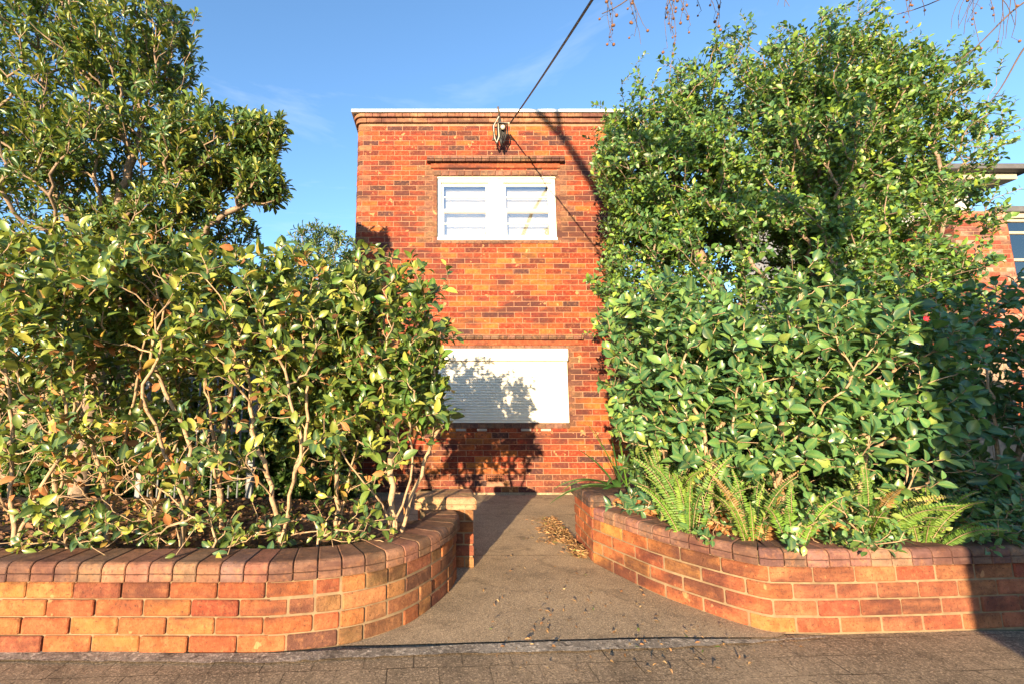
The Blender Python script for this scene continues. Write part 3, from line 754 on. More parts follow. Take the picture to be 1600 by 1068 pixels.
shrub_left('twiggy low-branching camellia filling the gap between the double trunk and the path end', cams(530, 3.25), [st((525, 690, 3.25), (540, 600, 3.25)), st((550, 720, 3.3), (580, 620, 3.3))],
           [E(520, 600, 3.25, .45, .3, .5, 3), E(530, 710, 3.2, .45, .25, .3, 1.4)], 200, 18, keep=bush_keep(.4, 1.0, .45))
shrub_left('twiggy low-branching camellia directly before the iron fence', cams(240, 3.6), [st((230, 690, 3.6), (240, 600, 3.6)), st((270, 700, 3.6), (330, 620, 3.6))],
           [E(250, 580, 3.6, .8, .3, .5, 3), E(250, 700, 3.5, .8, .25, .3, 1.4)], 190, 19, keep=bush_keep(.4, 1.0, .3))
# low sprigs along the front of the left planter
# right planter
def shrub_right(label, base, stems, ells, n, seed, **kw):
    kw.setdefault('keep', bush_keep(.75, 1.1, .42))
    return shrub('camellia_shrub', label, 'shrub', base, [[base]+s for s in stems], ells, n, seed, kw.pop('pal', TEAL), GR, gap=(1.8, -.36), wr=kw.pop('wr', .58), **kw)
shrub_right('broad-leaved camellia next to the dark-capped pier and the brick wall', cams(1045, 3.45), [st((1040, 700, 3.4), (1020, 560, 3.4), (1020, 480, 3.4)), st((1090, 690, 3.3), (1120, 620, 3.3), (1090, 520, 3.3))],
            [E(1050, 530, 3.4, .5, .45, .5, 3), E(1010, 620, 3.4, .28, .35, .42, 1)], 330, 21, flowers=2)
shrub_right('round-leaved camellia with a forked pale trunk behind the ferns', cams(1110, 3.05), [st((1105, 700, 3.0), (1098, 660, 3.0), (1060, 600, 3.0)), st((1110, 690, 3.0), (1135, 640, 3.0), (1180, 560, 3.05))],
            [E(1120, 560, 3.05, .45, .4, .45, 3), E(1130, 690, 2.95, .4, .25, .3, 1)], 280, 22, flowers=1)
shrub_right('camellia with a bare curved central branch reaching above the others', cams(1225, 3.05), [st((1215, 720, 3.0), (1220, 645, 2.95), (1240, 600, 2.95), (1245, 520, 2.95), (1250, 440, 3.0)), st((1210, 740, 3.0), (1180, 660, 3.0))],
            [E(1250, 540, 3.05, .5, .4, .5, 3), E(1255, 690, 2.95, .45, .25, .3, 1)], 300, 23)
shrub_right('wide camellia with long arching pale stems at the bend of the right wall', cams(1330, 2.95), [st((1350, 700, 2.9), (1400, 690, 2.85), (1500, 620, 2.8)), st((1330, 700, 3.0), (1380, 600, 3.0), (1420, 540, 3.0))],
            [E(1380, 560, 3.0, .5, .4, .5, 3), E(1400, 700, 2.85, .5, .25, .32, 1.4)], 320, 24, flowers=2)
shrub_right('dark glossy camellia at the shaded right end of the planter', cams(1560, 3.3), [st((1560, 700, 3.3), (1540, 560, 3.3)), st((1590, 700, 3.3), (1620, 560, 3.3))],
            [E(1560, 560, 3.3, .55, .5, .6, 3), E(1560, 720, 3.1, .7, .35, .45, 2), E(1700, 600, 3.3, .6, .5, .6, 2)], 520, 25, pal=TEAL[:3])
low = dict(ln=(.04, .065), wr=.6, spread=.07, per=7, tpl=T_SM)
for i, (px, Y, rx, n, lab) in enumerate(((1090, 2.85, .25, 38, 'small-leaved sprigs between the two tall ferns'), (1225, 2.66, .28, 55, 'leafy sprigs on the dry leaves right of the bright fern'), (1320, 2.68, .38, 120, 'low small-leaved ground shrub spilling to the coping beneath the arching stems'), (1480, 2.75, .45, 170, 'low dark leafy ground shrub on the coping near the shadow edge'), (1600, 2.8, .5, 200, 'low ground shrub in full shade at the right frame edge'))):
    b = cams(px, Y+.15); shrub('ground_shrub', lab, 'shrub', b, [[b, b+(0, 0, .08)]], [(b+(0, 0, .12), (rx, .28, .22), 1)], n, 40+i, TEAL, 'low shrubs along the right planter', zmin=.4, rmax=.008, keep=None, **low)
b = np.array([1.38, 3.38, .45]); b = G(985, 800, .46)
shrub('ground_shrub', 'blue-green leafy sprig draped over the dark-capped pier', 'shrub', b+(0, .1, 0), [[b+(0, .1, 0), b+(0, .05, .06)]], [(b+(-.0, .0, .07), (.16, .12, .09), 1)], 16, 44, [(.03, .10, .06, 1), (.05, .13, .07, 1)], zmin=.42, ln=(.06, .08), per=6, spread=.05, rmax=.006)
for i, (px, Y, lab) in enumerate(((120, 2.62, 'sparse low sprig hanging over the left coping near the frame edge'), (330, 2.66, 'low sprouting sprig at the foot of the forked trunk'), (500, 2.8, 'low leafy sprig beside the double trunk on bare mulch'))):
    b = cams(px, Y); shrub('ground_shrub', lab, 'shrub', b, [[b, b+(0, 0, .06)]], [(b+(0, 0, .12), (.5, .2, .2), 1)], 42, 50+i, GREEN, 'low sprigs in the left planter', zmin=.38, rmax=.008, ln=(.05, .08), per=5, spread=.07)

for i, (px, Y, rx, lab) in enumerate(((1080, 3.7, .5, 'low dark undergrowth shrub in the shade behind the first ferns'), (1250, 3.6, .6, 'low dark undergrowth shrub behind the middle ferns'), (1430, 3.5, .6, 'low dark undergrowth shrub under the arching camellia stems'))):
    b = cams(px, Y); shrub('undergrowth_shrub', lab, 'shrub', b, [[b, b+(0, 0, .1)]], [(b+(0, 0, .28), (rx, .35, .42), 1)], 330, 140+i, DARK+TEAL[:2], 'low shrubs along the right planter', zmin=.42, rmax=.01, ln=(.06, .09), wr=.55, per=8, spread=.09, tpl=T_SM)
# the big leafy bush beside the house
bb = np.array([4.1, 5.0, .0])
Z_ = 4.9
stems = [[bb, bb+(-.3, 0, 1.2), bb+(-1.0, -.1, 2.4), bb+(-1.5, -.2, 3.4)], [bb, bb+(.2, -.1, 1.5), bb+(.1, -.2, 3.2), bb+(.0, 0, 5.0)], [bb, bb+(.6, .1, 1.4), bb+(1.3, 0, 2.6), bb+(1.7, 0, 3.6)], [bb, bb+(-.1, -.4, 1.4), bb+(-.3, -.8, 2.4)]]
ex = [pt(px, py, Y) for px, py, Y in [(1085, 95, 4.9), (1050, 130, 4.8), (1180, 40, 5), (1165, 60, 5), (1150, 75, 5), (1330, 10, 5.3), (1345, 25, 5.2), (1300, 30, 5.3), (1370, 20, 5.2), (1280, 50, 5.2), (1385, 60, 5.2), (1490, 95, 5), (1510, 85, 5), (1530, 130, 5), (1560, 190, 4.8), (1585, 195, 4.8), (1520, 110, 5), (1540, 170, 4.9), (1000, 130, 4.7), (990, 150, 4.7), (1060, 110, 4.8), (1475, 120, 5), (1320, 45, 5.2), (1240, 60, 5.2)]]
ex += [pt(x, y, 5.5) for x, y in ((950, 190), (965, 175), (940, 205), (985, 165), (955, 215), (1000, 185), (975, 200))]
ex += [p+RNG.normal(size=3)*.13 for p in ex for _ in range(5)]
shrub('large_bush', 'huge dense yellow-green bush hiding the right side of the brick house', 'bush', bb, stems,
      [E(1190, 250, 4.9, 1.5, .95, 1.15, 3), E(1335, 255, 5.0, .98, .95, 1.05, 2.6), E(1045, 285, 4.8, .75, .75, .85, 1.6), E(1290, 150, 5.1, .95, .8, .72, 1.4), E(985, 240, 5.3, .42, .5, .5, .7), E(1180, 440, 4.6, 1.45, .8, .95, 2.6), E(1370, 430, 4.6, .85, .8, .95, 1.6), E(1010, 440, 4.9, .42, .6, 1.1, .9), E(1040, 600, 4.6, .5, .6, .8, .7), E(1300, 600, 4.4, 1.6, .6, .7, 1.0)],
      11500, 31, LIME+TEAL[:4], mat='leaf2', bark='bark2', tpl=T_SM, gap=(1.7, -.33), shell=2.4, lump=.24, per=12, ln=(.055, .08), wr=.56, rt=.0028, rmax=.07, step=.14, spread=.17, jitter=.02, flowers=2, extra=ex, zmin=.6, up=.4, rmin=.0)
# the tall tree at upper left
tb = np.array([-3.7, 4.8, 0])
stems = [[tb, tb+(.05, 0, 1.6), tb+(.2, 0, 2.3), tb+(-.6, -.1, 3.6), tb+(-.9, 0, 5)], [tb+(.2, 0, 2.3), pt(200, 320, 4.4), pt(290, 270, 4.3), pt(330, 235, 4.3), pt(380, 190, 4.3)], [tb+(.05, 0, 1.6), tb+(-.9, -.2, 2.6), tb+(-1.5, -.2, 3.3)], [tb+(.2, 0, 2.3), tb+(.3, -.3, 3.2), tb+(.5, -.3, 4.2)]]
shrub('evergreen_tree', 'tall evergreen tree with narrow clustered leaves at upper left', 'tree', tb, stems,
      [E(70, 110, 4.5, 1.35, .9, 1.25, 4), E(215, 70, 4.5, .62, .6, .75, 1.2), E(330, 235, 4.4, .62, .5, .40, 1.3), E(415, 215, 4.3, .20, .25, .22, .35), E(410, 290, 4.35, .26, .3, .2, .35), E(200, 270, 4.5, 1.0, .8, .85, 2.2), E(20, 330, 4.6, 1.1, .8, .9, 1.6), E(280, 360, 4.7, .75, .6, .5, 1.2), E(-250, 200, 4.7, 1.5, 1, 1.8, 2)],
      4600, 32, OLIVE, mat='leaf3', bark='bark2', tpl=T_LONG, gap=(1.6, -.42), shell=2.2, lump=.22, per=10, ln=(.085, .115), wr=.34, rt=.0034, rmax=.09, step=.12, spread=.08, jitter=.02, dead=30, zmin=1.2, up=.6, open_=.75, extra=[pt(400+RNG.normal()*22, 190+RNG.normal()*12, 4.3) for _ in range(10)]+[pt(448, 305, 4.3), pt(440, 180, 4.3), pt(310, 55, 4.4), pt(300, 75, 4.4), pt(290, 110, 4.4), pt(305, 160, 4.4), pt(270, 20, 4.5)])
# dark evergreens filling the yard behind the iron fence
for i, (px, Y, rx, top, lab) in enumerate(((-20, 5.4, 1.1, 3.2, 'dark hedge shrub behind the left end of the iron fence'), (180, 5.5, 1.1, 3.1, 'dark hedge shrub standing behind the middle of the iron fence'), (360, 5.5, 1.0, 2.7, 'dark hedge shrub behind the right part of the fence'), (490, 5.7, .8, 2.4, 'dark hedge shrub against the left corner of the brick house'))):
    b = V(px, 700, Y); b[2] = 0
    shrub('hedge_shrub', lab, 'shrub', b, [[b, b+(0, 0, .6), b+(.1, 0, 1.4)]], [(b+(0, 0, top*.5), (rx, .6, top*.52), 1)], 1000, 60+i, DARK, 'hedge shrubs behind the fence', mat='leaf2', bark='bark2', tpl=T_SM, shell=4, per=12, ln=(.08, .12), wr=.55, rt=.003, rmax=.04, step=.16, spread=.14, zmin=.05, dead=60)
# distant tree
db = np.array([-4.5, 16, 0.])
shrub('distant_tree', 'feathery grey-green tree rising far behind the left shrubs', 'tree', db, [[db, db+(0, 0, 3), db+(.2, 0, 6)]], [(db+(.15, 0, 6.2), (1.45, 1.2, 1.5), 2), (db+(0, 0, 4.6), (2.0, 1.5, 1.2), 1), (db+(1.2, 0, 5.8), (.6, .7, .9), .5)], 900, 70, [(.05, .11, .04, 3), (.08, .14, .05, 3), (.13, .15, .05, 1)], mat='leaf2', bark='bark2', tpl=T_LONG, shell=2, per=10, ln=(.16, .28), wr=.22, rt=.006, rmax=.14, step=.3, spread=.25, zmin=2)
db = np.array([-7.4, 13, 0.])
shrub('distant_tree', 'dark tree mostly hidden behind the evergreen tree at left', 'tree', db, [[db, db+(0, 0, 2.5)]], [(db+(0, 0, 3.4), (2.6, 1.5, 1.6), 1)], 600, 71, DARK, mat='leaf2', bark='bark2', tpl=T_SM, shell=2, per=9, ln=(.16, .24), wr=.4, rt=.006, rmax=.14, step=.3, spread=.25, zmin=1)

# ferns
def fern(base, n, seed, lab, ln=(.35, .6), lean=(0, 0, 0)):
    rng = np.random.default_rng(seed); pos = []; dr = []; nr = []; l = []; wd = []; fcs = []
    root = thing('sword_fern', lab, 'fern', tuple(base), 'sword ferns in the right planter'); mb = MB()
    for k in range(n):
        az = rng.uniform(0, 6.28); L = rng.uniform(*ln); out = rng.uniform(.15, .75)
        d = norm(np.array([math.cos(az)*out, math.sin(az)*out-.15, 1.])+np.array(lean)); fc = pick([(.13, .27, .035, 4), (.08, .19, .035, 3), (.18, .30, .045, 2), (.30, .28, .07, .4), (.30, .15, .06, .25)], 1, rng)[0]; side0 = norm(np.cross(d, rng.normal(size=3)*.7+np.array([0, -1, .3])))
        p = base+np.array([math.cos(az), math.sin(az), 0])*rng.uniform(0, .06); line = [p.copy()]; m = 34; dd = d.copy()
        for i in range(m):
            f = i/m; dd = norm(dd+np.array([math.cos(az)*.010, math.sin(az)*.010, -.028*f*2]))
            p = p+dd*L/m; line.append(p.copy()); w = .042*math.sin(math.pi*min(1, .12+f*.9)**.8)*(L/.5)+.004
            if i < 2: continue
            s = norm(side0-dd*(side0 @ dd)); nn = np.cross(s, dd)
            for sg in (-1, 1):
                pos.append(p); dr.append(s*sg+dd*.25+rng.normal(size=3)*.06); nr.append(nn+rng.normal(size=3)*.15); fcs.append(fc*rng.uniform(.8, 1.2)); l.append(w*rng.uniform(.6, 1.15)); wd.append(L/m*.9)
        mb.tube(line[::3], .0018, 4, cap=False)
    mb.build('stalks', M['bark'], root, fix=False)
    N = len(pos); leaves('fronds', T_SM, np.array(pos), np.array(dr), np.array(nr), np.array(l), np.array(wd), np.array(fcs), M['fern'], root)
for i, (px, py, Y, n, ln, lean, lab) in enumerate(((1042, 790, 3.2, 18, (.42, .64), (.12, 0, .9), 'tall lime fern just right of the dark-capped pier'), (1075, 800, 2.95, 11, (.35, .62), (0, 0, .8), 'upright fern clump above the dry leaves on the curved wall'),
        (1175, 812, 2.78, 15, (.3, .52), (0, 0, .9), 'bright fern with upright fronds at the bend of the right wall'), (1280, 800, 2.9, 8, (.25, .42), (.2, 0, .3), 'small fern with spreading fronds left of the low ground shrub'), (1350, 800, 2.82, 16, (.35, .55), (.35, -.1, .2), 'large arching fern in the middle of the low ground shrub'),
        (1235, 810, 2.72, 9, (.25, .42), (.1, 0, .6), 'low fern between the bright fern and the ground shrub'), (1440, 800, 2.76, 13, (.3, .45), (.25, -.1, .3), 'low arching fern at the edge of the shade'), (1400, 770, 3.0, 9, (.35, .5), (.1, 0, .5), 'fern rising behind the low arching fern'),
        (1120, 790, 3.25, 9, (.4, .6), (.1, 0, .8), 'fern half hidden behind the camellia trunks'), (1062, 770, 3.6, 8, (.35, .5), (0, 0, .8), 'fern standing behind the tall lime fern in the bush shade'))):
    b = V(px, py, Y); b[2] = .40; fern(b, n, 80+i, lab, ln, lean)

# strappy lily behind the right pier
b = V(968, 760, 4.12); b[2] = .48; root = thing('strap_lily', 'dark strap-leaved lily arching over the path behind the right pier', 'plant', tuple(b)); mb = MB(); rng = np.random.default_rng(5)
def strap(mb, p, d, L, w, sag, col, m=14):
    d = norm(np.array(d, float)); s = norm(np.cross(d, [0, 0, 1.])); vs = []; p = np.array(p, float)
    for i in range(m+1):
        f = i/m; ww = w*(math.sin(math.pi*min(1, .25+f*.75))**.7+.02); nn = np.cross(s, d)
        vs += [p-s*ww, p-nn*ww*.35, p+s*ww]; d = norm(d+np.array([0, 0, -sag/m])); p = p+d*L/m
    mb.add(vs, [(3*i+j, 3*i+3+j, 3*i+4+j, 3*i+1+j) for i in range(m) for j in (0, 1)], 0, col, True)
for (dx, dy, dz, L, sag) in ((-1, -.3, .45, .72, 1.0), (-1, -.2, .75, .68, 1.2), (-1, .1, .55, .6, 1.3), (-.9, -.2, .8, .55, 1.4), (-.55, -.1, 1, .55, .9), (-.3, .1, 1, .62, .5), (.3, 0, 1, .5, .8), (.8, -.1, .8, .5, 1.2), (-.7, -.5, .5, .42, 1.3), (-.4, -.6, .8, .45, 1.3), (-1, .3, .25, .6, .7), (.5, -.4, .9, .5, 1.2), (-.12, 0, 1, .5, .2)):
    strap(mb, b+rng.normal(size=3)*(.02, .02, 0), (dx, dy, dz), L, .023, sag, (*(pick([(.06, .16, .045, 2), (.10, .25, .06, 1)], 1, rng)[0]), 0))
root2 = mb.build('blades', M['leaf'], root, fix=False)
mb = MB(); strap(mb, b+(.03, -.1, 0), (-.10, 0, 1), .62, .02, .05, (.16, .33, .05, 0)); strap(mb, b+(.05, -.1, 0), (-.55, 0, 1), .75, .013, .1, (.14, .30, .05, 0)); mb.build('stalk', M['leaf'], root, fix=False)

# ------------------------------------------------------------------ fallen leaves
def litter(name, pts, zf_, seed, pal, ln, label, tpl=T_SM, wr=.5, flat=.5):
    rng = np.random.default_rng(seed); n = len(pts); pos = np.array([(p[0], p[1], zf_(p)+rng.uniform(.002, .012)) for p in pts])
    d = rng.normal(size=(n, 3)); d[:, 2] *= .25; nr = np.array([0, 0, 1.])+rng.normal(size=(n, 3))*flat; l = rng.uniform(*ln, n)
    o = leaves(name, tpl, pos, d, nr, l, l*wr, pick(pal, n, rng, .3), M['dead'], None); return tag(o, label, 'leaf litter', kind='stuff')
rng = np.random.default_rng(90)
pile = []
while len(pile) < 3000:
    py = rng.uniform(782, 872); px = 905+(py-790)*.25-abs(rng.normal())*(26 if py < 850 else 12)
    q = G(px, py)
    e = f3[0]+(f2[0]-f3[0])*(q[1]-f3[1])/(f2[1]-f3[1])-.02
    if q[1] < f2[1]: e = rp.at(0, 0)[0]+ (q[1]-f2[1])*-.9
    if q[0] < e and 2.9 < q[1] < 5.2 and (py < 835 or rng.random() < .35): pile.append(q)
DRY = [(.38, .22, .11, 3), (.28, .14, .07, 3), (.46, .31, .17, 1.5), (.25, .12, .06, 2), (.16, .2, .05, .3)]
c_ = np.array([f3[0]-.12, 3.9])
litter('dry_leaf_pile', pile, lambda p: .05*math.exp(-((p[0]-c_[0])**2/.05+(p[1]-c_[1])**2/.25))*random.random(), 91, DRY, (.018, .05), 'drift of dry straw-coloured leaves against the right pier', wr=.2, flat=.9)
sc = [G(rng.uniform(500, 1250), rng.uniform(790, 1050)) for _ in range(700)]
litter('scattered_leaves', [q for q in sc if (q[0] > .25 and q[0] < rp.at(0, 0)[0]-.02+max(0, (3.5-q[1]))*1.0 and q[1] > 2.1) or (q[1] < 2.05)][:170], lambda p: .004, 92, DRY+[(.12, .2, .04, .6)], (.014, .034), 'few small leaves scattered over the concrete path', wr=.4)
bedp = [(rng.uniform(-5, -.5), rng.uniform(2.3, 4.3)) for _ in range(5000)]
def inside(path, q, d):
    dd = np.linalg.norm(path.p-np.array(q), axis=1); i = int(np.argmin(dd)); v = np.array(q)-path.p[i]; m = path.m[i]; return v @ m < -d
litter('mulch_leaves', [q for q in bedp if inside(lp, q, .2)], lambda p: .362, 93, [(.30, .15, .09, 3), (.2, .1, .06, 4), (.45, .27, .15, 1.2), (.10, .05, .035, 3), (.1, .16, .04, .6)], (.03, .07), 'brown mulch and fallen leaves covering the left bed', wr=.5, flat=.9)
bedp = []
while len(bedp) < 6500:
    s = rng.uniform(.1, rp.L-2); d = rng.exponential(.18)+.17
    if d > 1.2: continue
    bedp.append(tuple(rp.at(s, -d)))
litter('dry_leaf_bank', bedp, lambda p: .425+random.random()**2*.09, 94, [(.55, .26, .10, 3), (.42, .17, .07, 3), (.62, .38, .18, 1.5), (.25, .11, .05, 2)], (.04, .08), 'orange-brown dry leaves banked under the ferns in the right bed', wr=.6, flat=1.)

# ------------------------------------------------------------------ iron fence behind the left planter
fy = 4.5; xa, xb = V(228, 650, fy)[0], V(396, 650, fy)[0]; zt = V(300, 590, fy)[2]; zm = V(300, 672, fy)[2]
fn = thing('iron_fence', 'pale iron fence panel with thin upright bars and a scroll row behind the camellias', 'fence', (xa, fy, 0))
for z in (zt, zm, .12): mb = MB(); mb.box((xa, fy-.008, z-.012), (xb, fy+.008, z+.012)); mb.build('rail', M['fence'], fn)
x = xa
while x <= xb: mb = MB(); mb.tube([(x, fy, 0), (x, fy, zt+.0)], .0085, 6); mb.build('bar', M['fence'], fn); x += .085
for x in np.arange(xa+.17, xb, .34):
    for sg in (-1, 1):
        mb = MB(); mb.tube([(x+sg*(.03+.028*math.cos(t)*(1-t/9)), fy-.012, zm+.07+.035*math.sin(t)*(1-t/9)) for t in np.linspace(0, 7, 16)], .004, 5); mb.build('scroll', M['fence'], fn)
for x0, x1 in ((xb-.02, xb+.03), (xa-.03, xa+.02)): mb = MB(); mb.box((x0, fy-.025, 0), (x1, fy+.025, zt+.06), bev=.004); mb.build('post', M['fence'], fn)

# ------------------------------------------------------------------ neighbour's house at the right
ny = 8.0; nb = thing('neighbour_house', 'pale-eaved brick house glimpsed behind the big bush at the right edge', 'house', (10.4, ny, 0))
def nz(py): return V(1590, py, ny)[2]
xw = V(1571, 335, ny)[0]
mb = MB(); npth = Path([(xw-1.0, ny+3), (xw-1.0, ny), (xw, ny)], 1)
NC = [(.40, .09, .05), (.44, .13, .07), (.36, .07, .045), (.30, .14, .11), (.50, .28, .22)]
lay(mb, npth, 0, int(nz(330)/.086), .086, .24, lambda r, s, z, L: jit(random.choice(NC), .15), joint=.011, depth=.05)
ribbon(mb, npth, 0, nz(330), -.005)
np2 = Path([(xw, ny+.25), (xw+8, ny+.25)], 1)
wz0, wz1 = nz(430), nz(335)
lay(mb, np2, 0, int(wz0/.086), .086, .24, lambda r, s, z, L: jit(random.choice(NC), .15), joint=.011, depth=.05)
ribbon(mb, np2, 0, wz0, -.005); mb.box((xw+.0, ny+.0, 0), (xw+.003, ny+.25, nz(330)), 0, (.4, .1, .06, 1))
mb.build('wall', [M['brick'], M['mortar']], nb)
mb = MB(); mb.box((xw+.01, ny+.1, nz(327)), (xw+8, ny+.3, nz(318)), bev=.01); mb.build('gutter', M['roof'], nb)
mb = MB(); mb.box((xw+.01, ny+.16, wz1), (xw+8, ny+.32, nz(328)), bev=.005); mb.build('fascia', M['timber'], nb)
mb = MB(); 
for z in (wz0, (wz0+wz1)/2+.28, (wz0+wz1)/2-.25, wz1-.06): mb.box((xw+.01, ny+.2, z), (xw+4, ny+.27, z+.05), bev=.005)
mb.box((xw+.01, ny+.19, wz0), (xw+.07, ny+.28, wz1), bev=.005); mb.box((xw+1.3, ny+.19, wz0), (xw+1.37, ny+.28, wz1), bev=.005)
mb.build('window_frame', M['timber'], nb)
mb = MB(); mb.box((xw+.07, ny+.235, wz0+.04), (xw+4, ny+.24, wz1)); mb.build('pane', M['glass'], nb)
mb = MB(); mb.box((xw+.03, ny+.5, wz0), (xw+4, ny+.52, wz1)); mb.build('blind', m_plain('blind_cloth', (.34, .28, .2), .9, .3, 3, 0), nb)
mb = MB(); e0 = V(1556, 262, 9.2); z = e0[2]
mb.box((e0[0]-3.5, 9.2, z-.02), (e0[0]+.9, 13, z+.1), bev=.01); mb.build('roof', M['roof'], nb)
mb = MB(); mb.box((e0[0]-3.3, 9.4, z-.16), (e0[0]+.7, 13, z-.022), bev=.01); mb.build('soffit', M['timber'], nb)
mb = MB(); mb.box((e0[0]-3.2, 9.9, 0), (e0[0]+.15, 13, z-.162)); mb.build('upper_wall', m_plain('grey_render', (.45, .45, .46), .9, .2, 3, .2), nb)

# ------------------------------------------------------------------ bare street tree behind the camera, its twigs hanging into view
rng = np.random.default_rng(101)
tb = np.array([1.5, -1.9, 0]); root = thing('street_tree', 'bare street tree whose hanging twigs with seed balls show at the top of the sky', 'tree', tuple(tb))
def onfac(px, py, Y):                   # place at distance Y whose shadow falls on the house at a picture position
    p = V(px, py, FY); k = (FY-Y)/(-TOSUN[1]); return p+TOSUN*k
mb = MB()
mb.tube([tb, tb+(0, 0, .3), tb+(.02, 0, 1.5), tb+(-.03, 0, 2.8), tb+(-.1, 0, 3.6)], [.34, .25, .21, .17, .14], 14)
j = tb+(-.1, 0, 3.5)
l1 = [j, onfac(960, 350, -2), onfac(925, 285, -2), onfac(880, 215, -2), onfac(830, 170, -2), onfac(790, 110, -2)]
mb.tube(l1, [.13, .09, .075, .06, .045, .03], 10); mb.tube([onfac(905, 250, -2), onfac(876, 210, -2), onfac(870, 170, -2), onfac(875, 110, -2)], [.05, .055, .05, .045], 8)
mb.tube([j, j+(.5, .3, 1.2), j+(.9, 1.2, 2.4), j+(1.2, 2.6, 3.2), j+(1.4, 4.0, 3.4)], [.12, .09, .07, .05, .03], 8)
mb.tube([j, j+(.2, -.6, 1.5), j+(.1, -1.2, 3)], [.12, .08, .04], 8)
mb.tube([j+(.2, .1, .6), j+(.0, 1.1, 1.9), j+(-.1, 2.6, 2.6), j+(-.2, 4.2, 2.6)], [.09, .06, .045, .025], 8)
mb.build('trunk', M['bark2'], root, fix=False)
mb = MB(); npod = [0]
def hang(px0, px1, py, Y, n, drift=.0, ytop=-60):
    for k in range(n):
        a_ = V(rng.uniform(px0, px1), ytop, Y); tip = V(rng.uniform(px0, px1), rng.uniform(.3, 1)*py, Y+rng.uniform(-.2, .2)); tip[0] += drift
        pl = [a_+(tip-a_)*t+np.array([math.sin(t*7+k)*.03, 0, .06*math.sin(t*3.14)]) for t in np.linspace(0, 1, 9)]
        mb.tube(pl, np.linspace(.004, .0015, 9), 4, cap=False)
        for q in range(4, 9):
            if rng.random() < .72 and npod[0] < 99:
                c = np.array(pl[q])+rng.normal(size=3)*.012; e_ = c+np.array([rng.normal()*.02, 0, -.03]); mb.tube([pl[q], c, e_], .0012, 3, cap=False)
                r0 = rng.uniform(.006, .011); pm = MB(); pm.tube([e_+(0, 0, r0), e_+(0, 0, r0*.6), e_, e_-(0, 0, r0*.6), e_-(0, 0, r0)], [r0*.3, r0*.85, r0, r0*.85, r0*.3], 6); pm.build('seed_ball', M['pod'], root, fix=False); npod[0] += 1
hang(945, 965, 75, 2.7, 3); hang(985, 1010, 70, 2.7, 3); hang(1035, 1075, 85, 2.7, 7); hang(1080, 1140, 45, 2.8, 4)
hang(1410, 1450, 30, 3.0, 4, -.05); hang(1500, 1610, 95, 3.0, 12, -.06); hang(1200, 1260, 14, 3, 3)
for (p0, p1) in (((1100, -60, 2.7), (940, 12, 2.7)), ((1650, -20, 3), (1490, 90, 3)), ((1640, 40, 3), (1545, 150, 3)), ((1660, -60, 3), (1400, 14, 3))):
    a_, b_ = V(*p0), V(*p1); mb.tube([a_+(b_-a_)*t+np.array([0, 0, .05*math.sin(t*5)]) for t in np.linspace(0, 1, 12)], np.linspace(.008, .003, 12), 5, cap=False)
mb.tube([j+(-.2, 4.2, 2.6), V(1000, -160, 2.75), V(1100, -60, 2.7)], [.025, .015, .008], 6, cap=False)
mb.tube([j+(1.4, 4.0, 3.4), V(1500, -160, 3.0), V(1660, -60, 3)], [.03, .015, .008], 6, cap=False)
mb.build('twigs', M['twig'], root, fix=False)

truck = thing('shade_truck', 'unseen white box truck added behind the viewpoint to shade the right planter', 'truck', (3.9, -3.4, 0))  # unseen truck, added only to throw shade over the right planter
mb = MB(); mb.box((1.07, -4.5, .75), (5.4, -2.3, 3.15), bev=.04); mb.build('cargo_box', M['capping'], truck)
mb = MB(); p = [(5.5, .55), (7.3, .55), (7.35, 1.2), (7.1, 1.35), (6.7, 2.2), (5.5, 2.3)]
mb.add([(x, -4.4, z) for x, z in p]+[(x, -2.4, z) for x, z in p], [tuple(range(6)), tuple(range(6, 12))]+[(i, (i+1) % 6, 6+(i+1) % 6, 6+i) for i in range(6)]); mb.build('cab', M['capping'], truck)
mb = MB(); mb.box((1.1, -4.0, .5), (7.0, -2.8, .72)); mb.build('chassis', M['roof'], truck)
for x in (1.6, 6.5):
    for y in (-4.4, -2.65): mb = MB(); mb.tube([(x, y, .42), (x, y+.03, .42), (x, y+.22, .42), (x, y+.25, .42)], [.38, .42, .42, .38], 24); mb.build('wheel', M['cable'], truck)
for nm, X0_, X1_, Yf, Yb in (('screen_fence', -9.5, -1.42, 6.9, 7.0), ('screen_fence', 2.85, 9.2, 7.3, 7.4)):  # fences added to block the bright horizon seen through gaps in the plants
    t = thing(nm, 'grey timber paling fence added to block the bright horizon behind the ' + ('left garden' if X0_ < 0 else 'huge bush'), 'fence', (X0_, Yf, 0))
    mb = MB(); x = X0_
    while x < X1_-.1: hgt = 1.95+random.uniform(-.01, .01); mb.box((x, Yf+random.uniform(0, .008), 0), (x+.096, Yf+.02, hgt), bev=.003); x += .1
    mb.build('palings', M['bark2'], t)
    for z in (.4, 1.6): mb = MB(); mb.box((X0_, Yf+.03, z), (X1_, Yf+.07, z+.08)); mb.build('rail', M['bark2'], t)

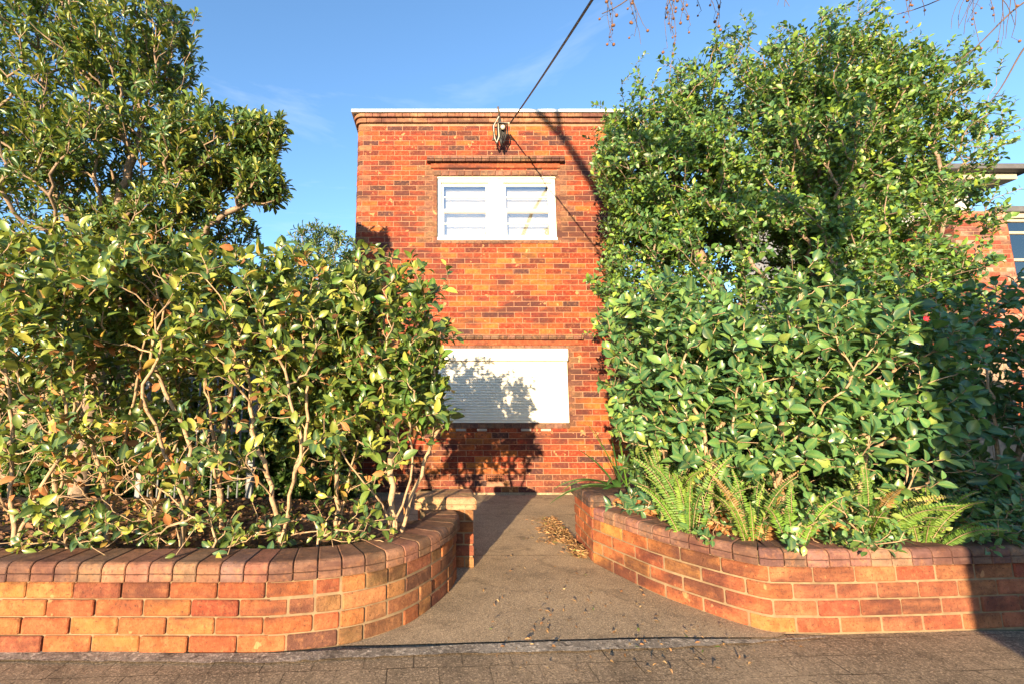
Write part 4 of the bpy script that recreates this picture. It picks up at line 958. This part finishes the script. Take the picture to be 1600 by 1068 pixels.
# ------------------------------------------------------------------ light
sl = bpy.data.lights.new('sun', 'SUN'); so = bpy.data.objects.new('sun', sl); COL.objects.link(so)
sl.energy = 4.9; sl.angle = R(.5); sl.color = (1, .75, .45)
so.rotation_euler = Vector(TOSUN).to_track_quat('Z', 'Y').to_euler()
W = bpy.data.worlds.new('World'); scene.world = W; W.use_nodes = True; nt = W.node_tree; nt.nodes.clear()
sky = nt.nodes.new('ShaderNodeTexSky'); sky.sky_type = 'NISHITA'; sky.sun_disc = False; sky.sun_elevation = SUN_EL; sky.sun_rotation = math.pi+SUN_AZ
sky.air_density = 1.0; sky.dust_density = .3; sky.ozone_density = 3.2
bg = nt.nodes.new('ShaderNodeBackground'); bg.inputs[1].default_value = .14
wo = nt.nodes.new('ShaderNodeOutputWorld')
tc = nt.nodes.new('ShaderNodeTexCoord'); mp = nt.nodes.new('ShaderNodeMapping'); mp.inputs['Scale'].default_value = (1, 1, 4.5); nz_ = nt.nodes.new('ShaderNodeTexNoise'); nz_.inputs['Scale'].default_value = 1.7; nz_.inputs['Detail'].default_value = 6; nz_.inputs['Roughness'].default_value = .6; nz_.inputs['Distortion'].default_value = .5
rp_ = nt.nodes.new('ShaderNodeMapRange'); rp_.inputs[1].default_value = .6; rp_.inputs[2].default_value = 1.; rp_.inputs[4].default_value = .4
mx = nt.nodes.new('ShaderNodeMix'); mx.data_type = 'RGBA'; mx.inputs[7].default_value = (3.2, 3.3, 3.5, 1)
nt.links.new(tc.outputs['Generated'], mp.inputs[0]); nt.links.new(mp.outputs[0], nz_.inputs[0]); nt.links.new(nz_.outputs[0], rp_.inputs[0]); nt.links.new(rp_.outputs[0], mx.inputs[0])
nt.links.new(sky.outputs[0], mx.inputs[6]); nt.links.new(mx.outputs[2], bg.inputs[0]); nt.links.new(bg.outputs[0], wo.inputs[0])
vs_ = scene.view_settings; vs_.view_transform = 'Standard'; vs_.look = 'None'; vs_.exposure = 1.8; vs_.gamma = 1
scene.cycles.max_bounces = 6; scene.cycles.transparent_max_bounces = 12
